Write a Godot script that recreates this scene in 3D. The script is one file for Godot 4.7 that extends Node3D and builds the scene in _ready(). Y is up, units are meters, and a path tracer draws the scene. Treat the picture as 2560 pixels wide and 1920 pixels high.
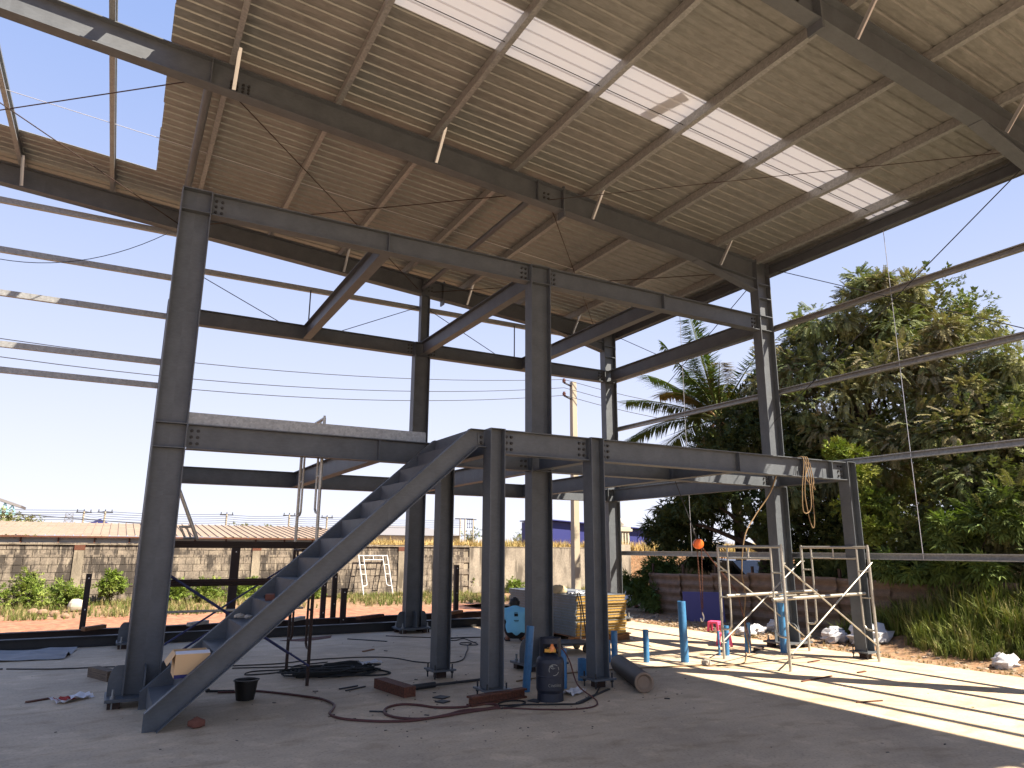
extends Node3D
# Steel portal-frame hall under construction: mezzanine frame, stair, half-laid metal roof, site clutter, trees.
# World: x runs along the mezzanine front (to the right), y up, z towards the viewer. Floor slab top is y = 0.

var M := {}
var base_of := {}
var counts := {}
var rng := RandomNumberGenerator.new()
const SLOPE := 0.08
const ZF := [-4.94, 0.0, 4.94, 9.88]
const H1 := 3.034
const H2 := 5.976

class MB:
	var v := PackedVector3Array()
	var n := PackedVector3Array()
	var c := PackedColorArray()
	var tint := Color(1, 1, 1)
	func tri(a: Vector3, b: Vector3, d: Vector3) -> void:
		var m := (d - a).cross(b - a).normalized()
		for q in [a, b, d]:
			v.append(q); n.append(m); c.append(tint)
	func tris(a: Vector3, b: Vector3, d: Vector3, na: Vector3, nb: Vector3, nd: Vector3) -> void:
		if (d - a).cross(b - a).dot(na + nb + nd) < 0.0:
			var t := b; b = d; d = t
			t = nb; nb = nd; nd = t
		v.append(a); v.append(b); v.append(d)
		n.append(na); n.append(nb); n.append(nd)
		c.append(tint); c.append(tint); c.append(tint)
	func quad(a: Vector3, b: Vector3, d: Vector3, e: Vector3, out: Vector3) -> void:
		if (d - a).cross(b - a).dot(out) < 0.0:
			var t := b; b = e; e = t
		tri(a, b, d); tri(a, d, e)
	func obox(o: Vector3, ax: Vector3, ay: Vector3, az: Vector3) -> void:
		# o is the centre, ax ay az are half axes
		for k in 3:
			var w: Vector3 = [ax, ay, az][k]
			var p: Vector3 = [ay, az, ax][k]
			var q: Vector3 = [az, ax, ay][k]
			for s in [-1.0, 1.0]:
				var f: Vector3 = o + w * s
				quad(f - p - q, f + p - q, f + p + q, f - p + q, w * s)
	func box(o: Vector3, s: Vector3, b := Basis()) -> void:
		obox(o, b.x * s.x * 0.5, b.y * s.y * 0.5, b.z * s.z * 0.5)
	func span(a: Vector3, b: Vector3) -> void:
		box((a + b) * 0.5, (b - a).abs())
	func bar(a: Vector3, b: Vector3, w: float, h: float, up := Vector3.UP) -> void:
		var d := (b - a).normalized()
		var s := d.cross(up).normalized()
		var u := s.cross(d).normalized()
		obox((a + b) * 0.5, (b - a) * 0.5, u * h * 0.5, s * w * 0.5)
	func hb(a: Vector3, b: Vector3, up: Vector3, depth: float, width: float, tw := 0.008, tf := 0.012) -> void:
		# I section, centre line a-b, depth measured along up
		var d := (b - a).normalized()
		var s := d.cross(up).normalized()
		var u := s.cross(d).normalized()
		var o := (a + b) * 0.5
		var h := (b - a) * 0.5
		obox(o, h, u * (depth * 0.5 - tf), s * tw * 0.5)
		for k in [-1.0, 1.0]:
			obox(o + u * k * (depth - tf) * 0.5, h, u * tf * 0.5, s * width * 0.5)
	func cee(a: Vector3, b: Vector3, up: Vector3, open: Vector3, depth: float, width: float, lip: float, t := 0.003) -> void:
		# C section: web on the a-b line, flanges pointing along open
		var h := (b - a) * 0.5
		var o := (a + b) * 0.5
		obox(o, h, up * depth * 0.5, open * t * 0.5)
		for k in [-1.0, 1.0]:
			obox(o + up * k * (depth - t) * 0.5 + open * (width * 0.5 + t * 0.5), h, up * t * 0.5, open * width * 0.5)
			if lip > 0.0:
				obox(o + up * k * (depth * 0.5 - t - lip * 0.5) + open * (width - 0.0005), h, up * lip * 0.5, open * t * 0.5)
	func tube(path: Array, r, seg := 8, caps := true) -> void:
		var cnt := path.size()
		var rings := []
		var u := Vector3.ZERO
		for i in cnt:
			var p: Vector3 = path[i]
			var d: Vector3 = (path[mini(i + 1, cnt - 1)] - path[maxi(i - 1, 0)]).normalized()
			if u == Vector3.ZERO:
				u = d.cross(Vector3.UP if absf(d.y) < 0.9 else Vector3.RIGHT).normalized()
			u = (u - d * u.dot(d)).normalized()
			var w := d.cross(u)
			var rad: float = r[i] if r is Array else r
			var ring := []
			for k in seg:
				var a := TAU * k / seg
				var dir := u * cos(a) + w * sin(a)
				ring.append([p + dir * rad, dir])
			rings.append(ring)
		for i in cnt - 1:
			for k in seg:
				var a0: Array = rings[i][k]
				var a1: Array = rings[i][(k + 1) % seg]
				var b0: Array = rings[i + 1][k]
				var b1: Array = rings[i + 1][(k + 1) % seg]
				tris(a0[0], b0[0], b1[0], a0[1], b0[1], b1[1])
				tris(a0[0], b1[0], a1[0], a0[1], b1[1], a1[1])
		if caps:
			for e in [0, cnt - 1]:
				var out: Vector3 = (path[e] - path[1 if e == 0 else cnt - 2]).normalized()
				for k in seg:
					tris(path[e], rings[e][k][0], rings[e][(k + 1) % seg][0], out, out, out)
	func lathe(prof: Array, o: Vector3, b := Basis(), seg := 20) -> void:
		# profile points are Vector2(radius, height along b.y)
		for i in prof.size() - 1:
			var p: Vector2 = prof[i]
			var q: Vector2 = prof[i + 1]
			var e := q - p
			if e.length() < 1e-6:
				continue
			var nn := Vector2(e.y, -e.x).normalized()
			for k in seg:
				var a := TAU * k / seg
				var a2 := TAU * (k + 1) / seg
				var d0 := b.x * cos(a) + b.z * sin(a)
				var d1 := b.x * cos(a2) + b.z * sin(a2)
				var n0 := (d0 * nn.x + b.y * nn.y).normalized()
				var n1 := (d1 * nn.x + b.y * nn.y).normalized()
				var p0 := o + d0 * p.x + b.y * p.y
				var p1 := o + d1 * p.x + b.y * p.y
				var q0 := o + d0 * q.x + b.y * q.y
				var q1 := o + d1 * q.x + b.y * q.y
				if p.x > 1e-5:
					tris(p0, q0, p1, n0, n0, n1)
				if q.x > 1e-5:
					tris(p1, q0, q1, n1, n0, n1)
	func prism(poly: PackedVector2Array, o: Vector3, ax: Vector3, ay: Vector3, az: Vector3) -> void:
		# polygon in the ax-ay plane at o, extruded along az
		var idx := Geometry2D.triangulate_polygon(poly)
		var at := func(p: Vector2, k: float) -> Vector3: return o + ax * p.x + ay * p.y + az * k
		for i in range(0, idx.size(), 3):
			for k in [0.0, 1.0]:
				var a: Vector3 = at.call(poly[idx[i]], k)
				var b: Vector3 = at.call(poly[idx[i + 1]], k)
				var d: Vector3 = at.call(poly[idx[i + 2]], k)
				if (d - a).cross(b - a).dot(az) * (k - 0.5) < 0.0:
					tri(a, d, b)
				else:
					tri(a, b, d)
		var area := 0.0
		for i in poly.size():
			area += poly[i].cross(poly[(i + 1) % poly.size()])
		for i in poly.size():
			var p := poly[i]
			var q := poly[(i + 1) % poly.size()]
			var e := (q - p) * signf(area)
			quad(at.call(p, 0.0), at.call(q, 0.0), at.call(q, 1.0), at.call(p, 1.0), ax * e.y - ay * e.x)
	func ball(o: Vector3, r: Vector3, seg := 12, rings := 8) -> void:
		for i in rings:
			for k in seg:
				var q := []
				for ij in [[0, 0], [1, 0], [1, 1], [0, 1]]:
					var t: float = PI * (i + ij[0]) / rings
					var a: float = TAU * (k + ij[1]) / seg
					q.append(Vector3(sin(t) * cos(a), cos(t), sin(t) * sin(a)))
				var w := []
				for d in q:
					w.append((d / r).normalized())
				tris(o + q[0] * r, o + q[1] * r, o + q[2] * r, w[0], w[1], w[2])
				tris(o + q[0] * r, o + q[2] * r, o + q[3] * r, w[0], w[2], w[3])
	func mesh() -> ArrayMesh:
		var a := []
		a.resize(Mesh.ARRAY_MAX)
		a[Mesh.ARRAY_VERTEX] = v
		a[Mesh.ARRAY_NORMAL] = n
		a[Mesh.ARRAY_COLOR] = c
		var m := ArrayMesh.new()
		m.add_surface_from_arrays(Mesh.PRIMITIVE_TRIANGLES, a)
		return m

func numbered(parent: Node, called: String) -> String:
	var key := str(parent.get_instance_id()) + called
	var k: int = counts.get(key, 0)
	counts[key] = k + 1
	return called if k == 0 else "%s_%03d" % [called, k]

func tag(o: Node, label: String, category: String, group := "") -> Node:
	o.set_meta("label", label)
	o.set_meta("category", category)
	if group != "":
		o.set_meta("group", group)
	return o

# a thing whose parts are built in world coordinates
func thing(called: String, label: String, category: String, at: Vector3, group := "") -> Node3D:
	var o := Node3D.new()
	o.name = numbered(self, called)
	add_child(o)
	o.position = at
	base_of[o] = at
	tag(o, label, category, group)
	return o

# a thing whose parts are built in its own coordinates
func local_thing(called: String, label: String, category: String, at: Vector3, basis_ := Basis(), group := "") -> Node3D:
	var o := thing(called, label, category, at, group)
	o.transform = Transform3D(basis_, at)
	base_of[o] = Vector3.ZERO
	return o

func put(mesh: Mesh, called: String, m: Material, parent: Node, xf := Transform3D()) -> MeshInstance3D:
	var o := MeshInstance3D.new()
	o.name = numbered(parent, called)
	o.mesh = mesh
	o.material_override = m
	o.transform = xf
	o.position -= base_of.get(parent, Vector3.ZERO)
	parent.add_child(o, true)
	return o

func part(mb: MB, called: String, m: Material, parent: Node) -> MeshInstance3D:
	return put(mb.mesh(), called, m, parent)

# a thing that is one mesh
func solo(mb: MB, called: String, m: Material, label: String, category: String, at: Vector3, group := "") -> MeshInstance3D:
	for i in mb.v.size():
		mb.v[i] -= at
	var o := put(mb.mesh(), called, m, self)
	o.position = at
	tag(o, label, category, group)
	return o

func setting(mb: MB, called: String, m: Material) -> MeshInstance3D:
	var o := put(mb.mesh(), called, m, self)
	o.set_meta("kind", "structure")
	return o

func many(mesh: Mesh, m: Material, xfs: Array, cols: Array, called: String, parent: Node) -> MultiMeshInstance3D:
	var mm := MultiMesh.new()
	mm.transform_format = MultiMesh.TRANSFORM_3D
	mm.use_colors = true
	mm.mesh = mesh
	mm.instance_count = xfs.size()
	for i in xfs.size():
		mm.set_instance_transform(i, xfs[i])
		mm.set_instance_color(i, cols[i])
	var o := MultiMeshInstance3D.new()
	o.name = numbered(parent, called)
	o.multimesh = mm
	o.material_override = m
	o.position = -base_of.get(parent, Vector3.ZERO)
	parent.add_child(o, true)
	return o

# the same copies joined into one real mesh
func joined(mesh: Mesh, m: Material, xfs: Array, cols: Array, called: String, parent: Node) -> MeshInstance3D:
	var a := mesh.surface_get_arrays(0)
	var v0: PackedVector3Array = a[Mesh.ARRAY_VERTEX]
	var n0: PackedVector3Array = a[Mesh.ARRAY_NORMAL]
	var v := PackedVector3Array()
	var n := PackedVector3Array()
	var c := PackedColorArray()
	var cc := PackedColorArray()
	cc.resize(v0.size())
	for i in xfs.size():
		var t: Transform3D = xfs[i]
		v.append_array(t * v0)
		n.append_array(Transform3D(t.basis.orthonormalized(), Vector3.ZERO) * n0)
		cc.fill(cols[i])
		c.append_array(cc)
	var b := []
	b.resize(Mesh.ARRAY_MAX)
	b[Mesh.ARRAY_VERTEX] = v
	b[Mesh.ARRAY_NORMAL] = n
	b[Mesh.ARRAY_COLOR] = c
	var am := ArrayMesh.new()
	am.add_surface_from_arrays(Mesh.PRIMITIVE_TRIANGLES, b)
	return put(am, called, m, parent)

func rnd(a: float, b: float) -> float:
	return rng.randf_range(a, b)

func curve(pts: Array, step := 6) -> Array:
	# Catmull-Rom through the points
	var out := []
	for i in pts.size() - 1:
		var p0: Vector3 = pts[maxi(i - 1, 0)]
		var p1: Vector3 = pts[i]
		var p2: Vector3 = pts[i + 1]
		var p3: Vector3 = pts[mini(i + 2, pts.size() - 1)]
		for k in step:
			out.append(p1.cubic_interpolate(p2, p0, p3, float(k) / step))
	out.append(pts[-1])
	return out

func flat_curve(xz: Array, y: float, step := 6) -> Array:
	var pts := []
	for p in xz:
		pts.append(Vector3(p[0], y, p[1]))
	return curve(pts, step)

func sag(a: Vector3, b: Vector3, drop: float, k := 12) -> Array:
	var out := []
	for i in k + 1:
		var t := float(i) / k
		out.append(a.lerp(b, t) - Vector3(0, drop * 4.0 * t * (1.0 - t), 0))
	return out

# ---------------------------------------------------------------- materials
func noise(freq: float, seed_: int, oct := 4, kind := FastNoiseLite.TYPE_SIMPLEX_SMOOTH) -> FastNoiseLite:
	var f := FastNoiseLite.new()
	f.noise_type = kind
	f.frequency = freq
	f.seed = seed_
	f.fractal_octaves = oct
	return f

func picture(w: int, h: int, fn: Callable) -> ImageTexture:
	var d := PackedByteArray()
	d.resize(w * h * 3)
	var i := 0
	for y in h:
		for x in w:
			var c: Color = fn.call(x, y)
			d[i] = int(clampf(c.r, 0, 1) * 255.0)
			d[i + 1] = int(clampf(c.g, 0, 1) * 255.0)
			d[i + 2] = int(clampf(c.b, 0, 1) * 255.0)
			i += 3
	var im := Image.create_from_data(w, h, false, Image.FORMAT_RGB8, d)
	im.generate_mipmaps()
	return ImageTexture.create_from_image(im)

func mat(called: String, col: Color, rough: float, metal := 0.0) -> StandardMaterial3D:
	var m := StandardMaterial3D.new()
	m.resource_name = called
	m.albedo_color = col
	m.roughness = rough
	m.metallic = metal
	M[called] = m
	return m

func wrap_tex(m: StandardMaterial3D, t: Texture2D, metres: Vector3, offset := Vector3.ZERO) -> void:
	m.albedo_texture = t
	m.uv1_triplanar = true
	m.uv1_world_triplanar = true
	m.uv1_scale = Vector3(1.0 / metres.x, 1.0 / metres.y, 1.0 / metres.z)
	m.uv1_offset = offset
	m.uv1_triplanar_sharpness = 8.0

func leafy(called: String, glow: Color) -> StandardMaterial3D:
	var m := mat(called, Color(1, 1, 1), 0.75)
	m.metallic_specular = 0.25
	m.vertex_color_use_as_albedo = true
	m.backlight_enabled = true
	m.backlight = glow
	return m

func make_materials() -> void:
	var n1 := noise(0.012, 3, 5)
	var n2 := noise(0.12, 4, 3)
	var n3 := noise(0.5, 9, 2)
	var n4 := noise(0.004, 12, 4)
	# mottled painted steel: dust and rubbed primer
	var t_paint := picture(512, 512, func(x, y):
		var a := n1.get_noise_2d(x, y) * 0.09 + n2.get_noise_2d(x * 0.4, y) * 0.05 + n3.get_noise_2d(x, y) * 0.025
		var s := 1.0 if n2.get_noise_2d(x * 2.0 + 400.0, y * 2.0) > 0.55 else 0.0
		var k := 0.86 + a + s * 0.08
		return Color(k, k, k))
	var steel := mat("steel", Color(0.345, 0.372, 0.4), 0.5, 0.0)
	wrap_tex(steel, t_paint, Vector3(2.2, 2.2, 2.2))
	var brown := mat("red_primer", Color(0.2, 0.145, 0.135), 0.65)
	wrap_tex(brown, t_paint, Vector3(1.3, 1.3, 1.3))
	var frame_dark := mat("dark_frame", Color(0.17, 0.175, 0.185), 0.6)
	wrap_tex(frame_dark, t_paint, Vector3(1.3, 1.3, 1.3))
	# galvanised: cells of slightly different grey
	var cells := noise(0.06, 21, 1, FastNoiseLite.TYPE_CELLULAR)
	cells.cellular_return_type = FastNoiseLite.RETURN_CELL_VALUE
	var t_galv := picture(512, 512, func(x, y):
		var k := 0.85 + cells.get_noise_2d(x, y) * 0.05 + n1.get_noise_2d(x, y) * 0.07
		return Color(k, k * 0.995, k * 0.975))
	var galv := mat("galvanised", Color(0.66, 0.68, 0.7), 0.4, 0.4)
	wrap_tex(galv, t_galv, Vector3(0.7, 0.7, 0.7))
	var t_sheet := picture(512, 512, func(x, y):
		var k := 0.86 + n1.get_noise_2d(x * 0.5, y * 2.0) * 0.1 + n2.get_noise_2d(x * 0.3, y) * 0.05 + cells.get_noise_2d(x, y) * 0.03
		return Color(k, k * 0.985, k * 0.955))
	var sheet := mat("roof_sheet", Color(0.58, 0.6, 0.61), 0.45, 0.35)
	wrap_tex(sheet, t_sheet, Vector3(3.1, 3.1, 1.7))
	var sky := mat("skylight_sheet", Color(0.66, 0.67, 0.69), 0.4)
	sky.backlight_enabled = true
	sky.backlight = Color(0.46, 0.46, 0.47)
	var chrome := mat("scaffold_tube", Color(0.78, 0.775, 0.75), 0.35, 0.5)
	wrap_tex(chrome, t_galv, Vector3(0.35, 0.35, 0.35))
	# concrete slab: trowel marks, dust, damp stains, pits
	var c1 := noise(0.006, 31, 5)
	var c2 := noise(0.05, 32, 4)
	var c3 := noise(0.02, 33, 5)
	var c4 := noise(0.3, 34, 2)
	var t_conc := picture(1600, 1600, func(x, y):
		var k := 0.8 + c1.get_noise_2d(x, y) * 0.09
		k += c2.get_noise_2d(x * 0.5, y) * 0.04
		k += c4.get_noise_2d(x, y) * 0.055
		var st := c3.get_noise_2d(x * 0.6 + 900.0, y * 1.4)
		k -= smoothstep(0.22, 0.55, st) * 0.06
		var du := c3.get_noise_2d(x + 5000.0, y + 300.0)
		k += smoothstep(0.3, 0.42, du) * 0.05
		if c4.get_noise_2d(x * 1.7 + 77.0, y * 1.7) > 0.62:
			k -= 0.16
		return Color(k, k * (0.985 - maxf(st, 0.0) * 0.02), k * (0.95 - maxf(st, 0.0) * 0.06)))
	var conc := mat("concrete", Color(0.87, 0.8, 0.705), 0.75)
	wrap_tex(conc, t_conc, Vector3(16, 16, 16), Vector3(0.3, 0.0, 0.4))
	var t_soil := picture(768, 768, func(x, y):
		var k := 0.72 + c3.get_noise_2d(x, y) * 0.22 + c4.get_noise_2d(x, y) * 0.16 + c2.get_noise_2d(x, y) * 0.12
		var g := c1.get_noise_2d(x * 2.0, y * 2.0)
		return Color(k, k * (0.97 - g * 0.1), k * (0.93 - g * 0.16)))
	var red := mat("laterite", Color(0.74, 0.53, 0.42), 0.95)
	wrap_tex(red, t_soil, Vector3(5.3, 5.3, 5.3))
	var soil := mat("soil", Color(0.68, 0.56, 0.44), 0.95)
	wrap_tex(soil, t_soil, Vector3(2.3, 2.3, 2.3))
	# old block wall: grey-beige render with black mould running down from the top
	var w1 := noise(0.03, 41, 4)
	var w2 := noise(0.011, 42, 4)
	var w3 := noise(0.2, 43, 3)
	var t_wall := picture(1600, 200, func(x, y):
		# 24 m by 3 m; v runs down
		var k := 0.44 + w3.get_noise_2d(x, y) * 0.1 + w1.get_noise_2d(x, y) * 0.09
		var col := Color(k * 1.02, k * 0.95, k * 0.85)
		var run := w1.get_noise_2d(x * 2.2, y * 0.35) * 0.55 + w2.get_noise_2d(x * 1.1, y * 0.8) * 0.75 + w3.get_noise_2d(x * 1.5, y * 0.3) * 0.3
		var patch := smoothstep(-0.08, 0.26, run)
		col = col.lerp(Color(0.2, 0.185, 0.17), patch * 0.85)
		var lime := smoothstep(0.3, 0.42, w1.get_noise_2d(x * 3.0 + 600.0, y * 0.6))
		col = col.lerp(Color(0.6, 0.57, 0.5), lime * 0.6 * (1.0 - patch))
		return col)
	var block := mat("wall_block", Color(1, 1, 1), 0.95)
	wrap_tex(block, t_wall, Vector3(24, 3, 24), Vector3(0.31, 0.55, 0.0))
	var t_plaster := picture(800, 160, func(x, y):
		var k := 0.5 + w3.get_noise_2d(x, y * 0.6) * 0.06 + w2.get_noise_2d(x * 2.0, y) * 0.1
		var col := Color(k * 1.02, k * 0.97, k * 0.88)
		var run := w2.get_noise_2d(x * 1.6 + 90.0, y * 0.5) + w1.get_noise_2d(x * 2.0, y * 0.2) * 0.4
		return col.lerp(Color(0.3, 0.28, 0.25), smoothstep(0.02, 0.4, run) * 0.75))
	var plaster := mat("wall_plaster", Color(1, 1, 1), 0.95)
	wrap_tex(plaster, t_plaster, Vector3(14, 2.6, 14))
	var mortar := mat("mortar", Color(0.97, 0.96, 0.93), 0.95)
	wrap_tex(mortar, t_plaster, Vector3(9, 2.0, 9))
	# rusty corrugated fence
	var t_rust := picture(512, 256, func(x, y):
		var k := w3.get_noise_2d(x, y) * 0.12 + w1.get_noise_2d(x * 0.7, y) * 0.16
		return Color(0.4 + k * 0.5, 0.345 + k * 0.4, 0.3 + k * 0.36))
	var rust := mat("rusty_sheet", Color(1, 1, 1), 0.8, 0.1)
	wrap_tex(rust, t_rust, Vector3(2.4, 1.2, 2.4))
	var rustsolid := mat("rusty_steel", Color(0.47, 0.29, 0.215), 0.85)
	wrap_tex(rustsolid, t_soil, Vector3(0.6, 0.6, 0.6))
	var rustdark := mat("rusty_tube", Color(0.27, 0.195, 0.17), 0.75)
	wrap_tex(rustdark, t_soil, Vector3(0.4, 0.4, 0.4))
	# wood
	var t_wood := picture(256, 256, func(x, y):
		var k := 0.75 + w1.get_noise_2d(x * 0.25, y * 4.0) * 0.3 + w3.get_noise_2d(x * 0.2, y) * 0.12
		return Color(k, k * 0.93, k * 0.84))
	var wood := mat("wood", Color(0.62, 0.47, 0.34), 0.8)
	wrap_tex(wood, t_wood, Vector3(0.8, 0.4, 0.8))
	var oldwood := mat("old_plank", Color(0.24, 0.2, 0.18), 0.85)
	wrap_tex(oldwood, t_wood, Vector3(0.8, 0.3, 0.8))
	# rock wool
	var t_wool := picture(256, 256, func(x, y):
		var k := 0.82 + w3.get_noise_2d(x * 2.0, y * 2.0) * 0.22 + w1.get_noise_2d(x, y * 2.0) * 0.14
		return Color(k, k * 0.95, k * 0.86))
	var wool := mat("rock_wool", Color(0.66, 0.56, 0.31), 0.95)
	wrap_tex(wool, t_wool, Vector3(0.5, 0.5, 0.5))
	var panel := mat("panel_skin", Color(0.5, 0.53, 0.55), 0.42, 0.1)
	wrap_tex(panel, t_paint, Vector3(1.5, 1.5, 1.5))
	var bark := mat("bark", Color(0.3, 0.25, 0.2), 0.95)
	wrap_tex(bark, t_soil, Vector3(0.5, 1.5, 0.5))
	var roofs := mat("old_roof", Color(0.6, 0.54, 0.48), 0.7)
	wrap_tex(roofs, t_sheet, Vector3(6, 6, 6))
	mat("blue_wall", Color(0.12, 0.15, 0.4), 0.55)
	var pvc := mat("blue_pvc", Color(0.25, 0.5, 0.7), 0.42)
	wrap_tex(pvc, t_paint, Vector3(0.5, 0.5, 0.5))
	var lpg := mat("gas_bottle", Color(0.13, 0.165, 0.225), 0.5)
	wrap_tex(lpg, t_rust, Vector3(0.8, 0.8, 0.8))
	lpg.albedo_color = Color(0.29, 0.4, 0.62)
	var oxy := mat("steel_bottle", Color(0.42, 0.39, 0.38), 0.6)
	wrap_tex(oxy, t_rust, Vector3(0.7, 0.7, 0.7))
	mat("black_rubber", Color(0.085, 0.085, 0.085), 0.7)
	mat("black_plastic", Color(0.07, 0.075, 0.078), 0.45)
	mat("red_hose", Color(0.3, 0.16, 0.145), 0.6)
	mat("dark_rope", Color(0.16, 0.17, 0.175), 0.9)
	mat("tan_cord", Color(0.46, 0.38, 0.27), 0.8)
	mat("orange_paint", Color(0.92, 0.42, 0.14), 0.45)
	mat("orange_plastic", Color(0.93, 0.58, 0.33), 0.5)
	mat("brass", Color(0.72, 0.55, 0.25), 0.45, 0.6)
	mat("pink_plastic", Color(0.9, 0.33, 0.5), 0.45)
	mat("white_paper", Color(0.85, 0.85, 0.86), 0.8)
	mat("white_bag", Color(0.7, 0.71, 0.73), 0.55)
	mat("card_face", Color(0.8, 0.67, 0.5), 0.85)
	mat("card_blue", Color(0.13, 0.14, 0.36), 0.7)
	mat("red_print", Color(0.6, 0.2, 0.17), 0.7)
	mat("brick_red", Color(0.43, 0.27, 0.22), 0.9)
	mat("purple_board", Color(0.25, 0.25, 0.47), 0.55)
	mat("dirty_white", Color(0.64, 0.62, 0.58), 0.8)
	mat("white_paint", Color(0.78, 0.78, 0.77), 0.5)
	mat("cream", Color(0.62, 0.6, 0.54), 0.8)
	mat("pole_concrete", Color(0.6, 0.57, 0.5), 0.85)
	var gw := mat("grey_wood", Color(0.47, 0.43, 0.39), 0.85)
	wrap_tex(gw, t_wood, Vector3(0.8, 0.4, 0.8))
	mat("tarp", Color(0.5, 0.5, 0.5), 0.7)
	mat("cylinder_rim", Color(0.5, 0.43, 0.36), 0.7)
	mat("wire", Color(0.12, 0.13, 0.16), 0.6)
	mat("bright_wire", Color(0.75, 0.76, 0.78), 0.35, 0.7)
	mat("blue_brace", Color(0.12, 0.15, 0.33), 0.5)
	mat("turquoise", Color(0.5, 0.74, 0.76), 0.6)
	mat("grey_roof", Color(0.44, 0.44, 0.45), 0.75)
	mat("skin", Color(0.55, 0.38, 0.29), 0.6)
	mat("hair", Color(0.045, 0.04, 0.04), 0.6)
	mat("shirt_blue", Color(0.45, 0.72, 0.85), 0.9)
	mat("shirt_white", Color(0.82, 0.83, 0.86), 0.9)
	mat("cloth_black", Color(0.06, 0.06, 0.075), 0.9)
	mat("navy_cloth", Color(0.17, 0.18, 0.28), 0.9)
	mat("sack", Color(0.66, 0.6, 0.48), 0.9)
	mat("car_paint", Color(0.06, 0.065, 0.075), 0.25)
	mat("car_glass", Color(0.05, 0.06, 0.07), 0.08)
	mat("stone", Color(0.5, 0.41, 0.34), 0.95)
	mat("stone_white", Color(0.62, 0.6, 0.55), 0.9)
	mat("pale_letters", Color(0.5, 0.5, 0.47), 0.7)
	leafy("leaf", Color(0.55, 0.6, 0.35))
	leafy("grass", Color(0.5, 0.5, 0.3))

# ---------------------------------------------------------------- the steel hall
func raf(x: float) -> float:
	return 7.48 - SLOPE * x     # underside of the rafters

var bolt_mesh: ArrayMesh

func bolts(parent: Node, x: float, y: float, z: float, cols_: Array, rows: Array, out := Vector3.BACK) -> void:
	for a in cols_:
		for b in rows:
			var q := Basis(Vector3.UP.cross(out), out, Vector3.UP.cross(out).cross(out)) if absf(out.y) < 0.5 else Basis()
			var along := Vector3.RIGHT if absf(out.z) > 0.5 else Vector3.BACK
			put(bolt_mesh, "bolt", M.dark_frame, parent, Transform3D(q, Vector3(x, y + b, z) + along * a))

func gusset(mb: MB, o: Vector3, d: Vector3, w: float, h: float) -> void:
	# rounded stiffener plate standing on the base plate, running out along d
	var pl := PackedVector2Array([Vector2(0, 0), Vector2(w, 0), Vector2(w, h * 0.4)])
	for k in range(1, 6):
		var a := PI * 0.5 * k / 6.0
		pl.append(Vector2(w * (0.45 + 0.55 * cos(a)), h * (0.4 + 0.6 * sin(a))))
	pl.append(Vector2(w * 0.45, h))
	pl.append(Vector2(0, h))
	var s := d.cross(Vector3.UP).normalized()
	mb.prism(pl, o - s * 0.007, d, Vector3.UP, s * 0.014)

func column(root: Node3D, x: float, z: float, top: float, heavy := true, stiff := [H1, H2]) -> MeshInstance3D:
	var mb := MB.new()
	mb.hb(Vector3(x, 0.1, z), Vector3(x, top, z), Vector3.RIGHT, 0.35, 0.2, 0.009, 0.014)
	var c := part(mb, "column", M.steel, root)
	mb = MB.new()
	mb.box(Vector3(x, 0.085, z), Vector3(0.66, 0.03, 0.5))
	part(mb, "base_plate", M.steel, c)
	for s in [-1.0, 1.0]:
		for t in [-1.0, 1.0]:
			mb = MB.new()
			mb.box(Vector3(x + s * 0.24, 0.035, z + t * 0.15), Vector3(0.12, 0.07, 0.1))
			part(mb, "packer", M.rusty_tube, c)
	for d in [Vector3.RIGHT, Vector3.LEFT]:
		mb = MB.new()
		gusset(mb, Vector3(x, 0.1, z) + d * 0.175, d, 0.14, 0.3)
		part(mb, "gusset", M.steel, c)
	for d in [Vector3.BACK, Vector3.FORWARD]:
		mb = MB.new()
		gusset(mb, Vector3(x + 0.02, 0.1, z) + d * 0.0045, d, 0.23, 0.3)
		part(mb, "gusset", M.steel, c)
	for s in [-1.0, 1.0]:
		for t in [-1.0, 1.0]:
			mb = MB.new()
			mb.tube([Vector3(x + s * 0.26, 0.0, z + t * 0.19), Vector3(x + s * 0.26, 0.19, z + t * 0.19)], 0.014, 6)
			mb.tube([Vector3(x + s * 0.26, 0.1, z + t * 0.19), Vector3(x + s * 0.26, 0.125, z + t * 0.19)], 0.026, 6)
			part(mb, "anchor_bolt", M.galvanised, c)
	for h in stiff:
		for y in [h - 0.006, h - 0.29]:
			for s in [-1.0, 1.0]:
				mb = MB.new()
				mb.box(Vector3(x, y, z + s * 0.0525), Vector3(0.322, 0.012, 0.095))
				part(mb, "stiffener", M.steel, c)
	return c

func beam_x(root: Node3D, x0: float, x1: float, z: float, top: float, bolted := true, mids := []) -> MeshInstance3D:
	var mb := MB.new()
	mb.hb(Vector3(x0 + 0.012, top - 0.148, z), Vector3(x1 - 0.012, top - 0.148, z), Vector3.UP, 0.295, 0.16, 0.008, 0.012)
	var b := part(mb, "beam", M.steel, root)
	for e in [x0 + 0.005, x1 - 0.005]:
		mb = MB.new()
		mb.box(Vector3(e, top - 0.148, z), Vector3(0.01, 0.24, 0.13))
		part(mb, "end_plate", M.steel, b)
	if bolted:
		bolts(b, x0 + 0.01, top - 0.148, z + 0.0045, [0.045, 0.115], [0.075, 0.0, -0.075])
		bolts(b, x1 - 0.01, top - 0.148, z + 0.0045, [-0.045, -0.115], [0.075, 0.0, -0.075])
	for m in mids:
		mb = MB.new()
		mb.box(Vector3(m, top - 0.148, z + 0.041), Vector3(0.01, 0.27, 0.072))
		part(mb, "stiffener", M.steel, b)
	return b

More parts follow.
